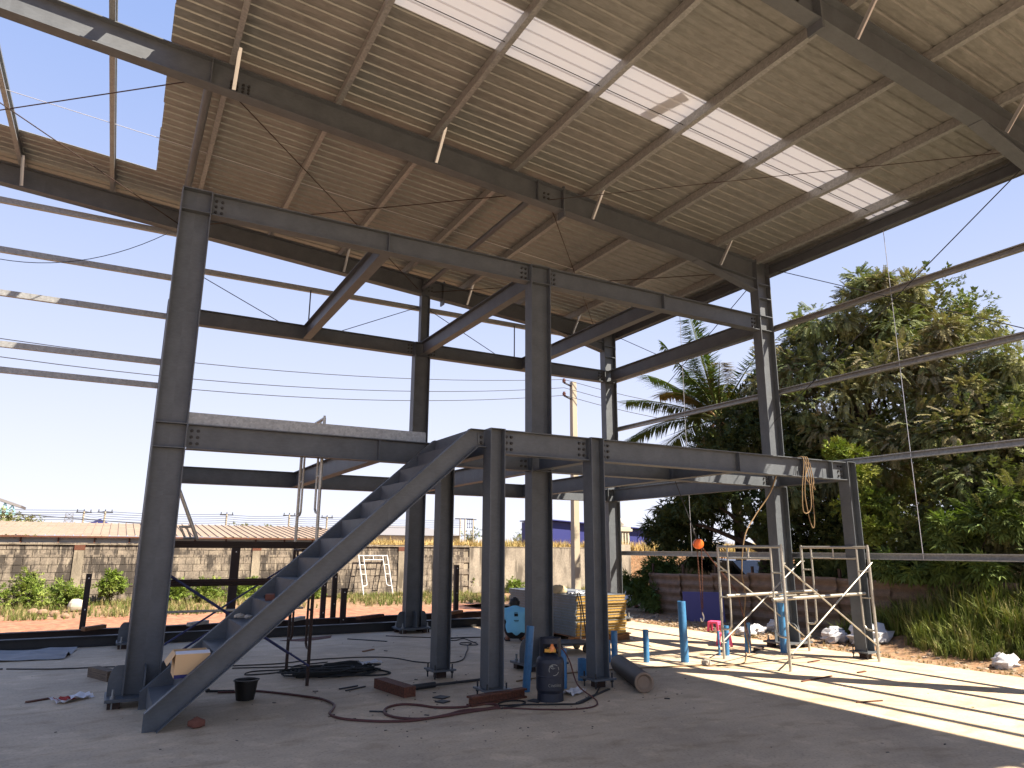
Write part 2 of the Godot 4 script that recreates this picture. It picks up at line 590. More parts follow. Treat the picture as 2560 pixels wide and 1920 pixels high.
func beam_z(root: Node3D, x: float, z0: float, z1: float, top: float, depth := 0.28) -> MeshInstance3D:
	var mb := MB.new()
	mb.hb(Vector3(x, top - depth * 0.5 - 0.004, z0), Vector3(x, top - depth * 0.5 - 0.004, z1), Vector3.UP, depth, 0.15, 0.008, 0.011)
	return part(mb, "joist", M.steel, root)

func make_hall() -> void:
	var bm := MB.new()
	bm.lathe([Vector2(0.0205, -0.002), Vector2(0.0205, 0.004), Vector2(0.017, 0.004), Vector2(0.017, 0.02), Vector2(0, 0.02)], Vector3.ZERO, Basis(), 6)
	bolt_mesh = bm.mesh()
	var hall := thing("steel_building", "dark grey bolted steel frame of columns, beams and rafters carrying the half-laid roof", "steel building", Vector3(5, 0, 0))
	# columns
	column(hall, 0, 0, H2, true)
	column(hall, 4.98, 0, H2, true)
	column(hall, 10, 0, 7.1, true, [H1, H2, 6.62])
	column(hall, 0.13, -4.94, H2 + 0.1, true)
	column(hall, 4.98, -4.94, H2, true)
	column(hall, 10, -4.94, 7.1, true, [H1, H2, 6.62])
	for z in [4.94, 9.88]:
		column(hall, 10, z, 7.1, true, [6.62])
	for z in ZF:
		column(hall, -7.9, z, raf(-7.9), true, [6.62])
	var mb := MB.new()
	mb.hb(Vector3(5.02, H2, -4.94), Vector3(5.02, raf(5.0), -4.94), Vector3.RIGHT, 0.2, 0.15)
	part(mb, "post", M.steel, hall)
	# mezzanine beams, front and rear, two levels
	for h in [H1, H2]:
		for z in [0.0, -4.94]:
			beam_x(hall, 0.175 if z == 0.0 else 0.31, 4.805, z, h, true, [2.5])
			beam_x(hall, 5.155, 9.825, z, h, true, [7.5])
		for x in [2.5, 7.5]:
			beam_z(hall, x, -0.006, -4.934, h - 0.006)
		for x in [0.06, 4.98, 10.0]:
			beam_z(hall, x, -0.101, -4.839, h - 0.003, 0.284)
	# rafters with haunches at the eave
	for z in ZF:
		mb = MB.new()
		var d := 0.38
		mb.hb(Vector3(-8.1, raf(-8.1) + d * 0.5, z), Vector3(9.82, raf(9.82) + d * 0.5, z), Vector3.UP, d, 0.18, 0.008, 0.013)
		var r := part(mb, "rafter", M.steel, hall)
		mb = MB.new()
		mb.prism(PackedVector2Array([Vector2(8.4, raf(8.4)), Vector2(9.822, raf(9.822)), Vector2(9.822, 6.48), Vector2(9.72, 6.48)]), Vector3(0, 0, z - 0.004), Vector3.RIGHT, Vector3.UP, Vector3(0, 0, 0.008))
		mb.bar(Vector3(8.35, raf(8.35) - 0.004, z), Vector3(9.82, 6.474, z), 0.178, 0.012)
		part(mb, "haunch", M.steel, r)
		for x in [-5.0, 0.0, 4.95]:
			for s in [-1.0, 1.0]:
				mb = MB.new()
				mb.box(Vector3(x, raf(x) + d * 0.5, z + s * 0.047), Vector3(0.01, d - 0.03, 0.082))
				part(mb, "stiffener", M.steel, r)
		mb = MB.new()
		mb.box(Vector3(5.44, raf(5.44) + d * 0.5 - 0.03, z), Vector3(0.03, d + 0.16, 0.19))
		part(mb, "splice_plate", M.steel, r)
		bolts(r, 5.14, raf(5.14) + 0.19, z + 0.0045, [-0.04, 0.04], [0.04, -0.04])
		bolts(r, 0.36, raf(0.36) + 0.14, z + 0.0045, [-0.11, -0.04, 0.04, 0.11], [0.05, 0.0, -0.05])
	# round tie pipes on the grid lines
	for i in 1:
		for x in [-5.0, 0.0, 4.95]:
			mb = MB.new()
			mb.tube([Vector3(x, raf(x) + 0.15, ZF[i] + 0.09), Vector3(x, raf(x) + 0.15, ZF[i + 1] - 0.09)], 0.057, 14)
			part(mb, "tie_pipe", M.steel, hall)
	# roof bracing rods
	for b in [[-4.9, 0.0, 0], [0.15, 4.85, 0], [5.2, 9.7, 0], [5.2, 9.7, 1], [0.15, 4.85, 2]]:
		var z0: float = ZF[b[2]]
		var z1: float = ZF[b[2] + 1]
		for s in [0, 1]:
			if b[2] == 1 and s == 0:
				continue
			var xa: float = b[0] if s == 0 else b[1]
			var xb: float = b[1] if s == 0 else b[0]
			mb = MB.new()
			mb.tube([Vector3(xa, raf(xa) + 0.12 + s * 0.02, z1 - 0.01), Vector3(xb, raf(xb) + 0.12 + s * 0.02, z0 + 0.01)], 0.0085 if b[2] == 0 else 0.005, 6)
			part(mb, "brace_rod", M.rusty_tube, hall)
	# wall girts on the right side and behind
	for y in [5.76, 4.52, 3.07, 1.54]:
		mb = MB.new()
		mb.cee(Vector3(10.25, y, -5.05), Vector3(10.25, y, 10.1), Vector3.UP, Vector3.LEFT, 0.1, 0.07, 0.015)
		part(mb, "girt", M.galvanised, hall)
	for y in [7.5, 6.6, 5.83, 4.94, 4.5]:
		mb = MB.new()
		mb.cee(Vector3(-8.2, y, -5.12), Vector3(-0.02, y, -5.12), Vector3.UP, Vector3.FORWARD, 0.1, 0.07, 0.015)
		part(mb, "girt", M.galvanised, hall)
	mb = MB.new()
	mb.cee(Vector3(0.1, 6.84, -5.12), Vector3(9.8, 6.84, -5.12), Vector3.UP, Vector3.FORWARD, 0.1, 0.07, 0.015)
	part(mb, "girt", M.galvanised, hall)
	mb = MB.new()
	mb.cee(Vector3(10.22, 6.93, -5.2), Vector3(10.22, 6.93, 10.5), Vector3.UP, Vector3.LEFT, 0.2, 0.07, 0.02)
	part(mb, "eave_strut", M.steel, hall)
	# wall bracing rods and hangers
	var rods := [
		[Vector3(10.1, 6.83, 4.6), Vector3(10.1, 3.9, -0.1)], [Vector3(10.1, 6.83, 0.35), Vector3(10.1, 4.2, 5.0)],
		[Vector3(10.1, 6.85, -0.15), Vector3(10.1, 5.2, -3.0)], [Vector3(10.1, 6.85, -4.7), Vector3(10.1, 5.3, -1.9)],
		[Vector3(0.2, 6.8, -5.0), Vector3(2.1, 5.95, -5.0)], [Vector3(3.1, 5.95, -5.0), Vector3(4.9, 6.82, -5.0)],
		[Vector3(5.1, 6.82, -5.0), Vector3(6.95, 5.95, -5.0)], [Vector3(7.9, 5.95, -5.0), Vector3(9.85, 6.8, -5.0)]]
	for q in rods:
		mb = MB.new()
		mb.tube([q[0], q[1]], 0.008, 6)
		part(mb, "brace_rod", M.wire, hall)
	mb = MB.new()
	mb.tube(sag(Vector3(-2.9, 6.4, -5.05), Vector3(-0.2, 7.42, -5.05), 0.32, 14), 0.007, 5)
	part(mb, "loose_wire", M.wire, hall)
	for q in [[10.215, 2.45, 6.85, 1.5], [10.215, -2.5, 6.85, 1.5], [10.215, 7.4, 6.85, 1.5]]:
		mb = MB.new()
		mb.tube([Vector3(q[0], q[2], q[1]), Vector3(q[0], q[3], q[1])], 0.0055, 6)
		part(mb, "sag_rod", M.bright_wire, hall)
	for x in [2.56, 7.37]:
		mb = MB.new()
		mb.tube([Vector3(x, 6.8, -5.08), Vector3(x, 5.95, -5.08)], 0.014, 6)
		part(mb, "hanger", M.steel, hall)

	# roof: purlins, fly braces, folded sheets laid side by side, one translucent sheet
	var roof := thing("metal_roof", "half-laid ribbed metal roof on purlins with a glowing translucent sheet", "roof", Vector3(3, raf(3) + 0.38, 2))
	var px := [-6.95, -5.5, -4.05, -2.6, -1.2, 0.2, 1.63, 3.08, 4.5, 5.93, 7.38, 8.82, 9.93]
	var slope_x := Vector3(1, -SLOPE, 0).normalized()
	var slope_y := Vector3(SLOPE, 1, 0).normalized()
	for x in px:
		mb = MB.new()
		var y := raf(x) + 0.3815 + 0.075
		mb.cee(Vector3(x, y, -5.35), Vector3(x, y, 10.55), slope_y, slope_x, 0.15, 0.065, 0.02, 0.004)
		part(mb, "purlin", M.galvanised, roof)
	for z in ZF:
		for x in [-5.5, -2.6, 0.2, 3.08, 5.93, 8.82]:
			mb = MB.new()
			mb.bar(Vector3(x + 0.06, raf(x) + 0.02, z + 0.085), Vector3(x + 0.06, raf(x) + 0.43, z + 0.42), 0.05, 0.005, Vector3.RIGHT)
			mb.bar(Vector3(x + 0.082, raf(x) + 0.02, z + 0.085), Vector3(x + 0.082, raf(x) + 0.43, z + 0.42), 0.006, 0.045, Vector3.RIGHT)
			part(mb, "fly_brace", M.bright_wire, roof)
	for i in 3:
		mb = MB.new()
		var zm: float = ZF[i] + 2.4
		mb.tube([Vector3(-8, raf(-8) + 0.45, zm), Vector3(10, raf(10) + 0.45, zm)], 0.006, 5)
		part(mb, "sag_rod", M.bright_wire if i == 0 else M.wire, roof)
	var k := 0
	var z := -5.34
	while z < 10.3:
		var x0 := -8.2 if z < -3.9 else -0.5 - rnd(-0.02, 0.02)
		var sk := absf(z - 2.12) < 0.02
		var lift := 0.0015 * (k % 2)
		if sk:
			roof_sheet(roof, x0, 10.45, z, lift, M.skylight_sheet, "skylight_sheet")
		else:
			roof_sheet(roof, x0, 10.45, z, lift, M.roof_sheet, "roof_sheet")
		z += 0.746
		k += 1
	# translucent end lap doubled by a strip of sheet laid across it
	mb = MB.new()
	mb.bar(Vector3(5.5, raf(5.5) + 0.6, 2.16), Vector3(5.66, raf(5.66) + 0.6, 2.83), 0.2, 0.01)
	part(mb, "offcut", M.roof_sheet, roof)
	# closing strip along the eave
	mb = MB.new()
	mb.span(Vector3(10.345, 6.86, -5.4), Vector3(10.352, raf(10.35) + 0.545, 10.6))
	part(mb, "eave_trim", M.roof_sheet, roof)

func roof_sheet(root: Node3D, x0: float, x1: float, z0: float, lift: float, m: Material, called: String) -> void:
	# four trapezoid ribs across 0.746 m of cover
	var prof := []
	var pitch := 0.1865
	for i in 4:
		var o := i * pitch
		prof.append_array([[o, 0.0], [o + 0.134, 0.0], [o + 0.147, 0.019], [o + 0.171, 0.019], [o + 0.1845, 0.0]])
	prof.append([0.758, 0.0])
	var mb := MB.new()
	var yo := 0.38 + 0.1555 + lift
	for i in prof.size() - 1:
		var a: Array = prof[i]
		var b: Array = prof[i + 1]
		var p := func(x: float, q: Array) -> Vector3: return Vector3(x, raf(x) + yo + q[1], z0 + q[0])
		mb.quad(p.call(x0, a), p.call(x1, a), p.call(x1, b), p.call(x0, b), Vector3.DOWN)
	part(mb, called, m, root)

# ---------------------------------------------------------------- landing and stair
func post(root: Node3D, x: float, z: float, top: float) -> void:
	var mb := MB.new()
	mb.hb(Vector3(x, 0.112, z), Vector3(x, top, z), Vector3.RIGHT, 0.2, 0.2, 0.008, 0.012)
	var p := part(mb, "post", M.steel, root)
	mb = MB.new()
	mb.box(Vector3(x, 0.1, z), Vector3(0.32, 0.022, 0.32))
	part(mb, "base_plate", M.steel, p)
	for s in [-1.0, 1.0]:
		for t in [-1.0, 1.0]:
			mb = MB.new()
			mb.tube([Vector3(x + s * 0.12, 0.0, z + t * 0.12), Vector3(x + s * 0.12, 0.17, z + t * 0.12)], 0.01, 6)
			mb.tube([Vector3(x + s * 0.12, 0.063, z + t * 0.12), Vector3(x + s * 0.12, 0.088, z + t * 0.12)], 0.02, 6)
			part(mb, "anchor_bolt", M.dark_frame, p)
	mb = MB.new()
	mb.box(Vector3(x, 0.044, z), Vector3(0.13, 0.088, 0.12))
	part(mb, "packer", M.rusty_tube, p)

func make_landing() -> void:
	var w := 1.472
	var l := thing("landing_platform", "dark grey landing frame on thin posts at the head of the stair", "platform", Vector3(6.7, 0, 1.0))
	post(l, 3.476, 0.0, H1 - 0.298)
	post(l, 3.476, w, H1)
	post(l, 4.932, w, H1)
	post(l, 10.0, w, H1)
	beam_x(l, 3.58, 4.83, w, H1, true)
	beam_x(l, 5.035, 9.9, w, H1, true, [7.5, 8.9, 9.55])
	for x in [3.476, 4.932, 10.0]:
		beam_z(l, x, w - 0.101, 0.085 if x < 4.0 else 0.101, H1 - 0.003, 0.284)
	beam_z(l, 7.5, w - 0.006, 0.085, H1 - 0.006)
	for x in [3.476, 4.932, 10.0]:
		var mb := MB.new()
		mb.box(Vector3(x, H1 + 0.004, w), Vector3(0.2, 0.008, 0.2))
		part(mb, "cap_plate", M.steel, l)
	var g := MB.new()
	g.cee(Vector3(0.18, H1 + 0.0715, 0.03), Vector3(3.16, H1 + 0.0715, 0.03), Vector3.UP, Vector3.FORWARD, 0.14, 0.065, 0.018, 0.003)
	solo(g, "loose_purlin", M.galvanised, "long galvanised channel lying along the left mezzanine beam", "steel channel", Vector3(1.67, H1, 0.0))

func make_stair() -> void:
	var t := thing("staircase", "dark grey steel staircase with channel stringers and folded plate steps", "stairs", Vector3(1.6, 0, 0.85))
	var rise := 0.2167
	var run := 0.24
	for side in [0, 1]:
		# channel stringer, flanges outwards
		var zw := 0.345 if side == 0 else 1.4
		var out := -1.0 if side == 0 else 1.0
		var tip := zw + out * 0.075
		var end_x := 3.365
		var outer := [Vector2(-0.02, 0.0), Vector2(-0.02, 0.17), Vector2(3.16, 3.028), Vector2(end_x, 3.028), Vector2(end_x, 2.815), Vector2(3.265, 2.815), Vector2(0.1, 0.0)]
		var mb := MB.new()
		mb.prism(PackedVector2Array(outer), Vector3(0, 0, zw - 0.003), Vector3.RIGHT, Vector3.UP, Vector3(0, 0, 0.006))
		for e in [[1, 2], [2, 3], [4, 5], [5, 6]]:
			var a: Vector2 = outer[e[0]]
			var b: Vector2 = outer[e[1]]
			var dn := Vector2(b.y - a.y, -(b.x - a.x)).normalized() * 0.004
			var zc := (zw + tip) * 0.5 + out * 0.002
			mb.bar(Vector3(a.x + dn.x, a.y + dn.y, zc), Vector3(b.x + dn.x, b.y + dn.y, zc), 0.071, 0.008)
		var s := part(mb, "stringer", M.steel, t)
		mb = MB.new()
		mb.box(Vector3(end_x - 0.045, 2.92, zw + out * 0.01), Vector3(0.09, 0.13, 0.012))
		part(mb, "end_cleat", M.steel, s)
		bolts(s, end_x - 0.045, 2.91, zw + out * 0.0165, [0.0], [0.03, -0.035], Vector3(0, 0, out))
	for k in 13:
		var x := 0.05 + run * k
		var y := rise * (k + 1)
		var mb := MB.new()
		mb.span(Vector3(x, y - 0.005, 0.35), Vector3(x + run + 0.01, y, 1.395))
		mb.span(Vector3(x, y - rise + 0.0015 if k > 0 else 0.03, 0.35), Vector3(x + 0.005, y - 0.006, 1.395))
		for s in [0.3485, 1.392]:
			pass
		part(mb, "step", M.steel, t)
	var mb2 := MB.new()
	mb2.span(Vector3(0.05 + run * 13, rise * 13 + 0.002, 0.35), Vector3(0.055 + run * 13, 3.02, 1.395))
	part(mb2, "step", M.steel, t)

const GR := -0.28    # level of the ground round the slab at the back
func make_ground() -> void:
	var mb := MB.new()
	mb.quad(Vector3(-300, GR - 0.02, -400), Vector3(300, GR - 0.02, -400), Vector3(300, GR - 0.02, 200), Vector3(-300, GR - 0.02, 200), Vector3.UP)
	setting(mb, "ground", M.soil)
	mb = MB.new()
	mb.span(Vector3(-9.0, -0.4, -5.5), Vector3(10.32, 0.0, 30))
	setting(mb, "floor_slab", M.concrete)
	mb = MB.new()
	mb.quad(Vector3(-60, GR, -13.4), Vector3(60, GR, -15.6), Vector3(60, GR, -5.4), Vector3(-60, GR, -5.4), Vector3.UP)
	setting(mb, "dirt_road", M.laterite)
	# yard in front of and left of the slab
	mb = MB.new()
	mb.quad(Vector3(-60, -0.02, -4.6), Vector3(-9.02, -0.02, -4.6), Vector3(-9.02, -0.02, 60), Vector3(-60, -0.02, 60), Vector3.UP)
	setting(mb, "yard", M.laterite)
	# level dirt beside the slab on the right
	mb = MB.new()
	mb.quad(Vector3(10.3, -0.06, -12), Vector3(40, -0.06, -14), Vector3(40, -0.06, 40), Vector3(10.3, -0.06, 40), Vector3.UP)
	mb.quad(Vector3(10.3, -0.06, -12), Vector3(40, -0.06, -14), Vector3(40, GR - 0.05, -16), Vector3(10.3, GR - 0.05, -14.5), Vector3.UP)
	setting(mb, "side_ground", M.soil)

# ---------------------------------------------------------------- site objects
# walk-through scaffold frame: two legs w apart along wdir, height h, inner ladder tubes
func scaffold_frame(root: Node3D, o: Vector3, wdir: Vector3, up: Vector3, w: float, h: float, m: Material, r := 0.021) -> void:
	var p := func(a: float, b: float) -> Vector3: return o + wdir * a + up * b
	for s in [0, 1]:
		var x0 := 0.0 if s == 0 else w
		var mb := MB.new()
		mb.tube([p.call(x0, 0.0), p.call(x0, h)], r, 10)
		mb.tube([p.call(x0, h), p.call(x0, h + 0.03)], r * 0.75, 8)
		part(mb, "leg", m, root)
		var xi := 0.2 if s == 0 else w - 0.2
		var dir := 1.0 if s == 0 else -1.0
		mb = MB.new()
		mb.tube(curve([p.call(xi, h), p.call(xi, h * 0.36), p.call(xi - dir * 0.02, h * 0.29), p.call(xi - dir * 0.07, h * 0.265), p.call(x0, h * 0.262)], 4), r * 0.72, 8)
		part(mb, "inner_tube", m, root)
		for y in [h * 0.545, h * 0.78]:
			mb = MB.new()
			mb.tube([p.call(x0, y), p.call(xi, y)], r * 0.6, 6)
			part(mb, "rung", m, root)
		for y in [h * 0.14, h * 0.86]:
			mb = MB.new()
			mb.tube([p.call(x0, y), p.call(x0, y) + wdir.cross(up) * 0.06], 0.007, 5)
			part(mb, "brace_pin", m, root)
	for y in [h - 0.005, h * 0.895]:
		var a := 0.0 if y > h * 0.9 else 0.2
		var mb := MB.new()
		mb.tube([p.call(a, y), p.call(w - a, y)], r * (1.0 if a == 0.0 else 0.7), 8)
		part(mb, "top_rail" if a == 0.0 else "lower_rail", m, root)
	var mb3 := MB.new()
	mb3.tube([p.call(w * 0.5, h * 0.895), p.call(w * 0.5, h)], r * 0.6, 6)
	part(mb3, "rung", m, root)

func brace(root: Node3D, a: Vector3, b: Vector3, m: Material, called := "cross_brace", r := 0.0125) -> void:
	var mb := MB.new()
	mb.tube([a, b], r, 8)
	part(mb, called, m, root)

func make_scaffolds() -> void:
	# right: one tower lift of two galvanised frames, cross braces and ledgers
	var t := thing("scaffold_tower", "galvanised scaffold lift of two ladder frames with cross braces in the sunlight", "scaffold", Vector3(8.9, 0, 1.15))
	var h := 1.681
	var xa := 7.943
	var xb := 9.87
	for x in [xa, xb]:
		scaffold_frame(t, Vector3(x, 0, 1.789), Vector3(0.02, 0, -1).normalized(), Vector3.UP, 1.267, h, M.scaffold_tube)
	for z in [1.81, 0.49]:
		var e := 0.028
		brace(t, Vector3(xa, h * 0.14, z + e), Vector3(xb, h * 0.86, z + e), M.scaffold_tube)
		brace(t, Vector3(xa, h * 0.86, z - e), Vector3(xb, h * 0.14, z - e), M.scaffold_tube)
	for z in [1.62, 0.74]:
		brace(t, Vector3(xa - 0.06, h * 0.56, z), Vector3(xb + 0.06, h * 0.58, z), M.scaffold_tube, "ledger", 0.024)
	brace(t, Vector3(xa, h * 0.58, 1.5), Vector3(xb, h * 0.55, 0.8), M.scaffold_tube, "ledger", 0.012)

	# left: rusty lower lift behind the stair with newer galvanised frame above
	var s := thing("scaffold_tower", "rusty brown scaffold with blue braces standing behind the stair", "scaffold", Vector3(0.9, 0, -0.8))
	for x in [1.82, -0.01]:
		scaffold_frame(s, Vector3(x, 0, -0.2), Vector3.FORWARD, Vector3.UP, 1.2, 1.6, M.rusty_tube)
	for z in [-0.2, -1.4]:
		brace(s, Vector3(0.0, 1.43, z + 0.035), Vector3(1.82, 0.23, z + 0.035), M.blue_brace)
		brace(s, Vector3(0.0, 0.23, z - 0.035), Vector3(1.82, 1.43, z - 0.035), M.blue_brace)
	brace(s, Vector3(-0.1, 1.225, -0.62), Vector3(1.95, 1.225, -0.62), M.rusty_tube, "ledger", 0.024)
	brace(s, Vector3(-0.1, 1.17, -0.98), Vector3(1.95, 1.17, -0.98), M.rusty_tube, "ledger", 0.024)
	brace(s, Vector3(-0.1, 0.86, -0.8), Vector3(1.85, 0.86, -0.8), M.scaffold_tube, "ledger", 0.015)
	var f := thing("ladder_scaffold", "upright galvanised scaffold frame set on the rusty lift through the mezzanine", "scaffold", Vector3(1.82, 1.63, -0.8))
	scaffold_frame(f, Vector3(1.82, 1.632, -0.2), Vector3.FORWARD, Vector3.UP, 1.2, 1.66, M.scaffold_tube)
	var f2 := thing("ladder_scaffold", "tilted galvanised scaffold frame resting on the dark plank beside the big left column", "scaffold", Vector3(0.47, 1.71, -0.75))
	var fa := Vector3(0.475, 1.722, -0.72)
	var fb := Vector3(0.12, 2.52, -0.66)
	brace(f2, fa, fb, M.scaffold_tube, "leg", 0.022)
	var fo := Vector3(-0.13, -0.012, -0.03)
	brace(f2, fa.lerp(fb, 0.0) + fo + Vector3(0, 0.02, 0), fa.lerp(fb, 0.2) + fo, M.scaffold_tube, "inner_tube", 0.014)
	brace(f2, fa.lerp(fb, 0.0) + fo * 0.5 + Vector3(0, 0.01, 0), fa.lerp(fb, 0.19) + fo * 0.5, M.scaffold_tube, "inner_tube", 0.012)
	for k in [0.02, 0.19]:
		brace(f2, fa.lerp(fb, k), fa.lerp(fb, k) + fo * 1.15 + Vector3(0, 0.01, 0), M.scaffold_tube, "rung", 0.014)
	for k in 2:
		var mb := MB.new()
		mb.span(Vector3(-0.15, 1.618, -0.62 - k * 0.34), Vector3(1.98 - k * 0.1, 1.7 - k * 0.02, -0.36 - k * 0.34))
		solo(mb, "plank", M.old_plank, ["dark stained scaffold plank nearest the stair", "dark scaffold plank behind the front one on the rusty lift"][k], "plank", Vector3(0.9, 1.618, -0.49 - k * 0.34), "planks on the rusty scaffold")
	# white frame leaning on the block wall
	var wf := thing("ladder_scaffold", "white painted scaffold frame leaning against the old block wall", "scaffold", Vector3(9.4, GR, -19.6))
	scaffold_frame(wf, Vector3(8.55, GR, -19.45), Vector3(1, 0, 0), Vector3(-0.1, 1.2, -0.42).normalized(), 1.22, 1.7, M.white_paint, 0.024)

func pipe(x: float, z: float, h: float, r: float, lean: Vector3, label: String, group := "blue pipe stubs in the slab") -> void:
	var mb := MB.new()
	var top := Vector3(x, h, z) + lean
	var d := (top - Vector3(x, 0, z)).normalized()
	var q := Basis(d.cross(Vector3.BACK).normalized(), d, d.cross(Vector3.BACK).normalized().cross(d))
	var l := (top - Vector3(x, 0, z)).length()
	mb.lathe([Vector2(r, -0.02), Vector2(r, l - 0.002), Vector2(r - 0.002, l), Vector2(r - 0.008, l), Vector2(r - 0.008, l - 0.25)], Vector3(x, 0, z), q, 20)
	solo(mb, "plastic_pipe", M.blue_pvc, label, "pipe", Vector3(x, 0, z), group)

func make_pipes() -> void:
	pipe(4.0, 1.33, 0.73, 0.047, Vector3(0.05, 0, 0.02), "tall blue pipe just left of the gas bottle")
	pipe(4.5, 1.36, 0.45, 0.045, Vector3.ZERO, "blue pipe hidden behind the gas bottle")
	pipe(5.0, 1.03, 0.265, 0.055, Vector3.ZERO, "short thick blue pipe stub between gas bottle and landing post")
	pipe(6.16, 0.17, 0.46, 0.046, Vector3.ZERO, "blue pipe in front of the yellow panel edges")
	pipe(6.2, -0.01, 0.31, 0.02, Vector3.ZERO, "thin blue pipe beside the panel pallet")
	pipe(6.69, 0.24, 0.46, 0.044, Vector3.ZERO, "lone short blue pipe at the edge of the sunlit floor")
	pipe(7.21, 0.49, 0.87, 0.061, Vector3(-0.02, 0, 0), "tallest thick blue pipe in the sunlight left of the scaffold")
	pipe(8.28, 0.26, 0.45, 0.047, Vector3(0.02, 0, 0), "blue pipe beside the left scaffold leg")
	pipe(8.17, 0.22, 0.37, 0.018, Vector3.ZERO, "thin blue pipe touching the left scaffold leg")
	pipe(8.83, 0.19, 0.46, 0.05, Vector3(0.02, 0, 0), "blue pipe under the hanging rusty chain")
	pipe(9.05, 0.02, 0.44, 0.022, Vector3.ZERO, "thin blue pipe behind the chain pipe")
	pipe(9.38, 0.44, 0.95, 0.056, Vector3.ZERO, "tall blue pipe between the scaffold frames by the right column")

func make_gas() -> void:
	var o := Vector3(4.0, 0, 1.87)
	var t := thing("gas_bottle", "scuffed dark blue gas bottle with orange regulator", "gas bottle", o)
	var mb := MB.new()
	var r := 0.157
	mb.lathe([Vector2(0.0, 0.05), Vector2(0.1, 0.052), Vector2(0.14, 0.075), Vector2(r, 0.12), Vector2(r, 0.25), Vector2(r + 0.002, 0.255), Vector2(r + 0.002, 0.262), Vector2(r, 0.267), Vector2(r, 0.4), Vector2(0.147, 0.435), Vector2(0.12, 0.465), Vector2(0.08, 0.485), Vector2(0.03, 0.495), Vector2(0, 0.496)], o, Basis(), 32)
	var body := part(mb, "body", M.gas_bottle, t)
	mb = MB.new()
	mb.lathe([Vector2(0.135, 0.1), Vector2(0.144, 0.08), Vector2(0.148, 0.0), Vector2(0.143, 0.0), Vector2(0.138, 0.09)], o, Basis(), 32)
	part(mb, "foot_ring", M.gas_bottle, t)
	# collar: bent strip with cut-out hand holds
	var front := atan2(0.88, -0.52)
	mb = MB.new()
	for i in 40:
		var a0 := TAU * i / 40.0
		var a1 := TAU * (i + 1) / 40.0
		var d := absf(angle_difference((a0 + a1) * 0.5, front - 0.1))
		for band in [[0.455, 0.5], [0.5, 0.6], [0.6, 0.655]]:
			if band[0] > 0.49 and band[0] < 0.55 and (d < 0.75 or absf(d - 1.9) < 0.35):
				continue
			if d < 0.75 and band[0] < 0.49:
				continue
			var rr := 0.117
			for g in [rr, rr + 0.005]:
				mb.quad(o + Vector3(cos(a0) * g, band[0], sin(a0) * g), o + Vector3(cos(a1) * g, band[0], sin(a1) * g), o + Vector3(cos(a1) * g, band[1], sin(a1) * g), o + Vector3(cos(a0) * g, band[1], sin(a0) * g), Vector3(cos(a0), 0, sin(a0)) * (1.0 if g > rr else -1.0))
			mb.quad(o + Vector3(cos(a0) * rr, band[1], sin(a0) * rr), o + Vector3(cos(a1) * rr, band[1], sin(a1) * rr), o + Vector3(cos(a1) * (rr + 0.005), band[1], sin(a1) * (rr + 0.005)), o + Vector3(cos(a0) * (rr + 0.005), band[1], sin(a0) * (rr + 0.005)), Vector3.UP)
	part(mb, "collar", M.gas_bottle, t)
	mb = MB.new()
	mb.lathe([Vector2(0.02, 0.49), Vector2(0.022, 0.52), Vector2(0.03, 0.525), Vector2(0.03, 0.55), Vector2(0.014, 0.555), Vector2(0, 0.556)], o, Basis(), 12)
	var valve := part(mb, "valve", M.brass, t)
	mb = MB.new()
	var fd := Vector3(cos(front), 0, sin(front))
	var sd := fd.cross(Vector3.UP)
	mb.obox(o + fd * 0.07 + Vector3(0, 0.528, 0), sd * 0.062, Vector3(0, 0.017, 0), fd * 0.028)
	part(mb, "regulator_body", M.brass, valve)
	mb = MB.new()
	mb.lathe([Vector2(0.0, 0), Vector2(0.03, 0.0), Vector2(0.032, 0.035), Vector2(0.024, 0.05), Vector2(0.015, 0.062), Vector2(0.018, 0.075), Vector2(0.021, 0.1), Vector2(0.016, 0.118), Vector2(0, 0.122)], o + fd * 0.075 + sd * -0.02 + Vector3(0, 0.52, 0), Basis(), 14)
	part(mb, "regulator_knob", M.orange_plastic, valve)
	# worn emblem ring and lettering on the shell
	var onshell := func(a: float, y: float, k := 0.0) -> Vector3: return o + Vector3(cos(a) * (r + k), y, sin(a) * (r + k))
	var emb := front - 0.26
	for arc in [[-0.4, 2.3], [2.55, 3.2], [3.5, 4.9]]:
		mb = MB.new()
		for i in 14:
			var t0 := lerpf(arc[0], arc[1], i / 14.0)
			var t1 := lerpf(arc[0], arc[1], (i + 1) / 14.0)
			var q := []
			for g in [[t0, 0.052], [t1, 0.052], [t1, 0.06], [t0, 0.06]]:
				q.append(onshell.call(emb + cos(g[0]) * g[1] / r, 0.335 + sin(g[0]) * g[1], 0.0012))
			mb.quad(q[0], q[1], q[2], q[3], Vector3(cos(emb), 0, sin(emb)))
		part(mb, "emblem", M.pale_letters, body)
	mb = MB.new()
	var bird := [Vector2(-0.035, 0.02), Vector2(-0.01, 0.012), Vector2(0.0, 0.04), Vector2(0.012, 0.005), Vector2(0.035, 0.0), Vector2(0.005, -0.012), Vector2(-0.012, -0.005)]
	for i in range(1, bird.size() - 1):
		var q := []
		for b in [bird[0], bird[i], bird[i + 1]]:
			q.append(onshell.call(emb - b.x / r + 0.12, 0.355 + b.y, 0.0012))
		mb.quad(q[0], q[1], q[2], q[2], Vector3(cos(emb), 0, sin(emb)))
	part(mb, "emblem", M.pale_letters, body)
	var words := ["Cindiins", "Gas 15 kg"]
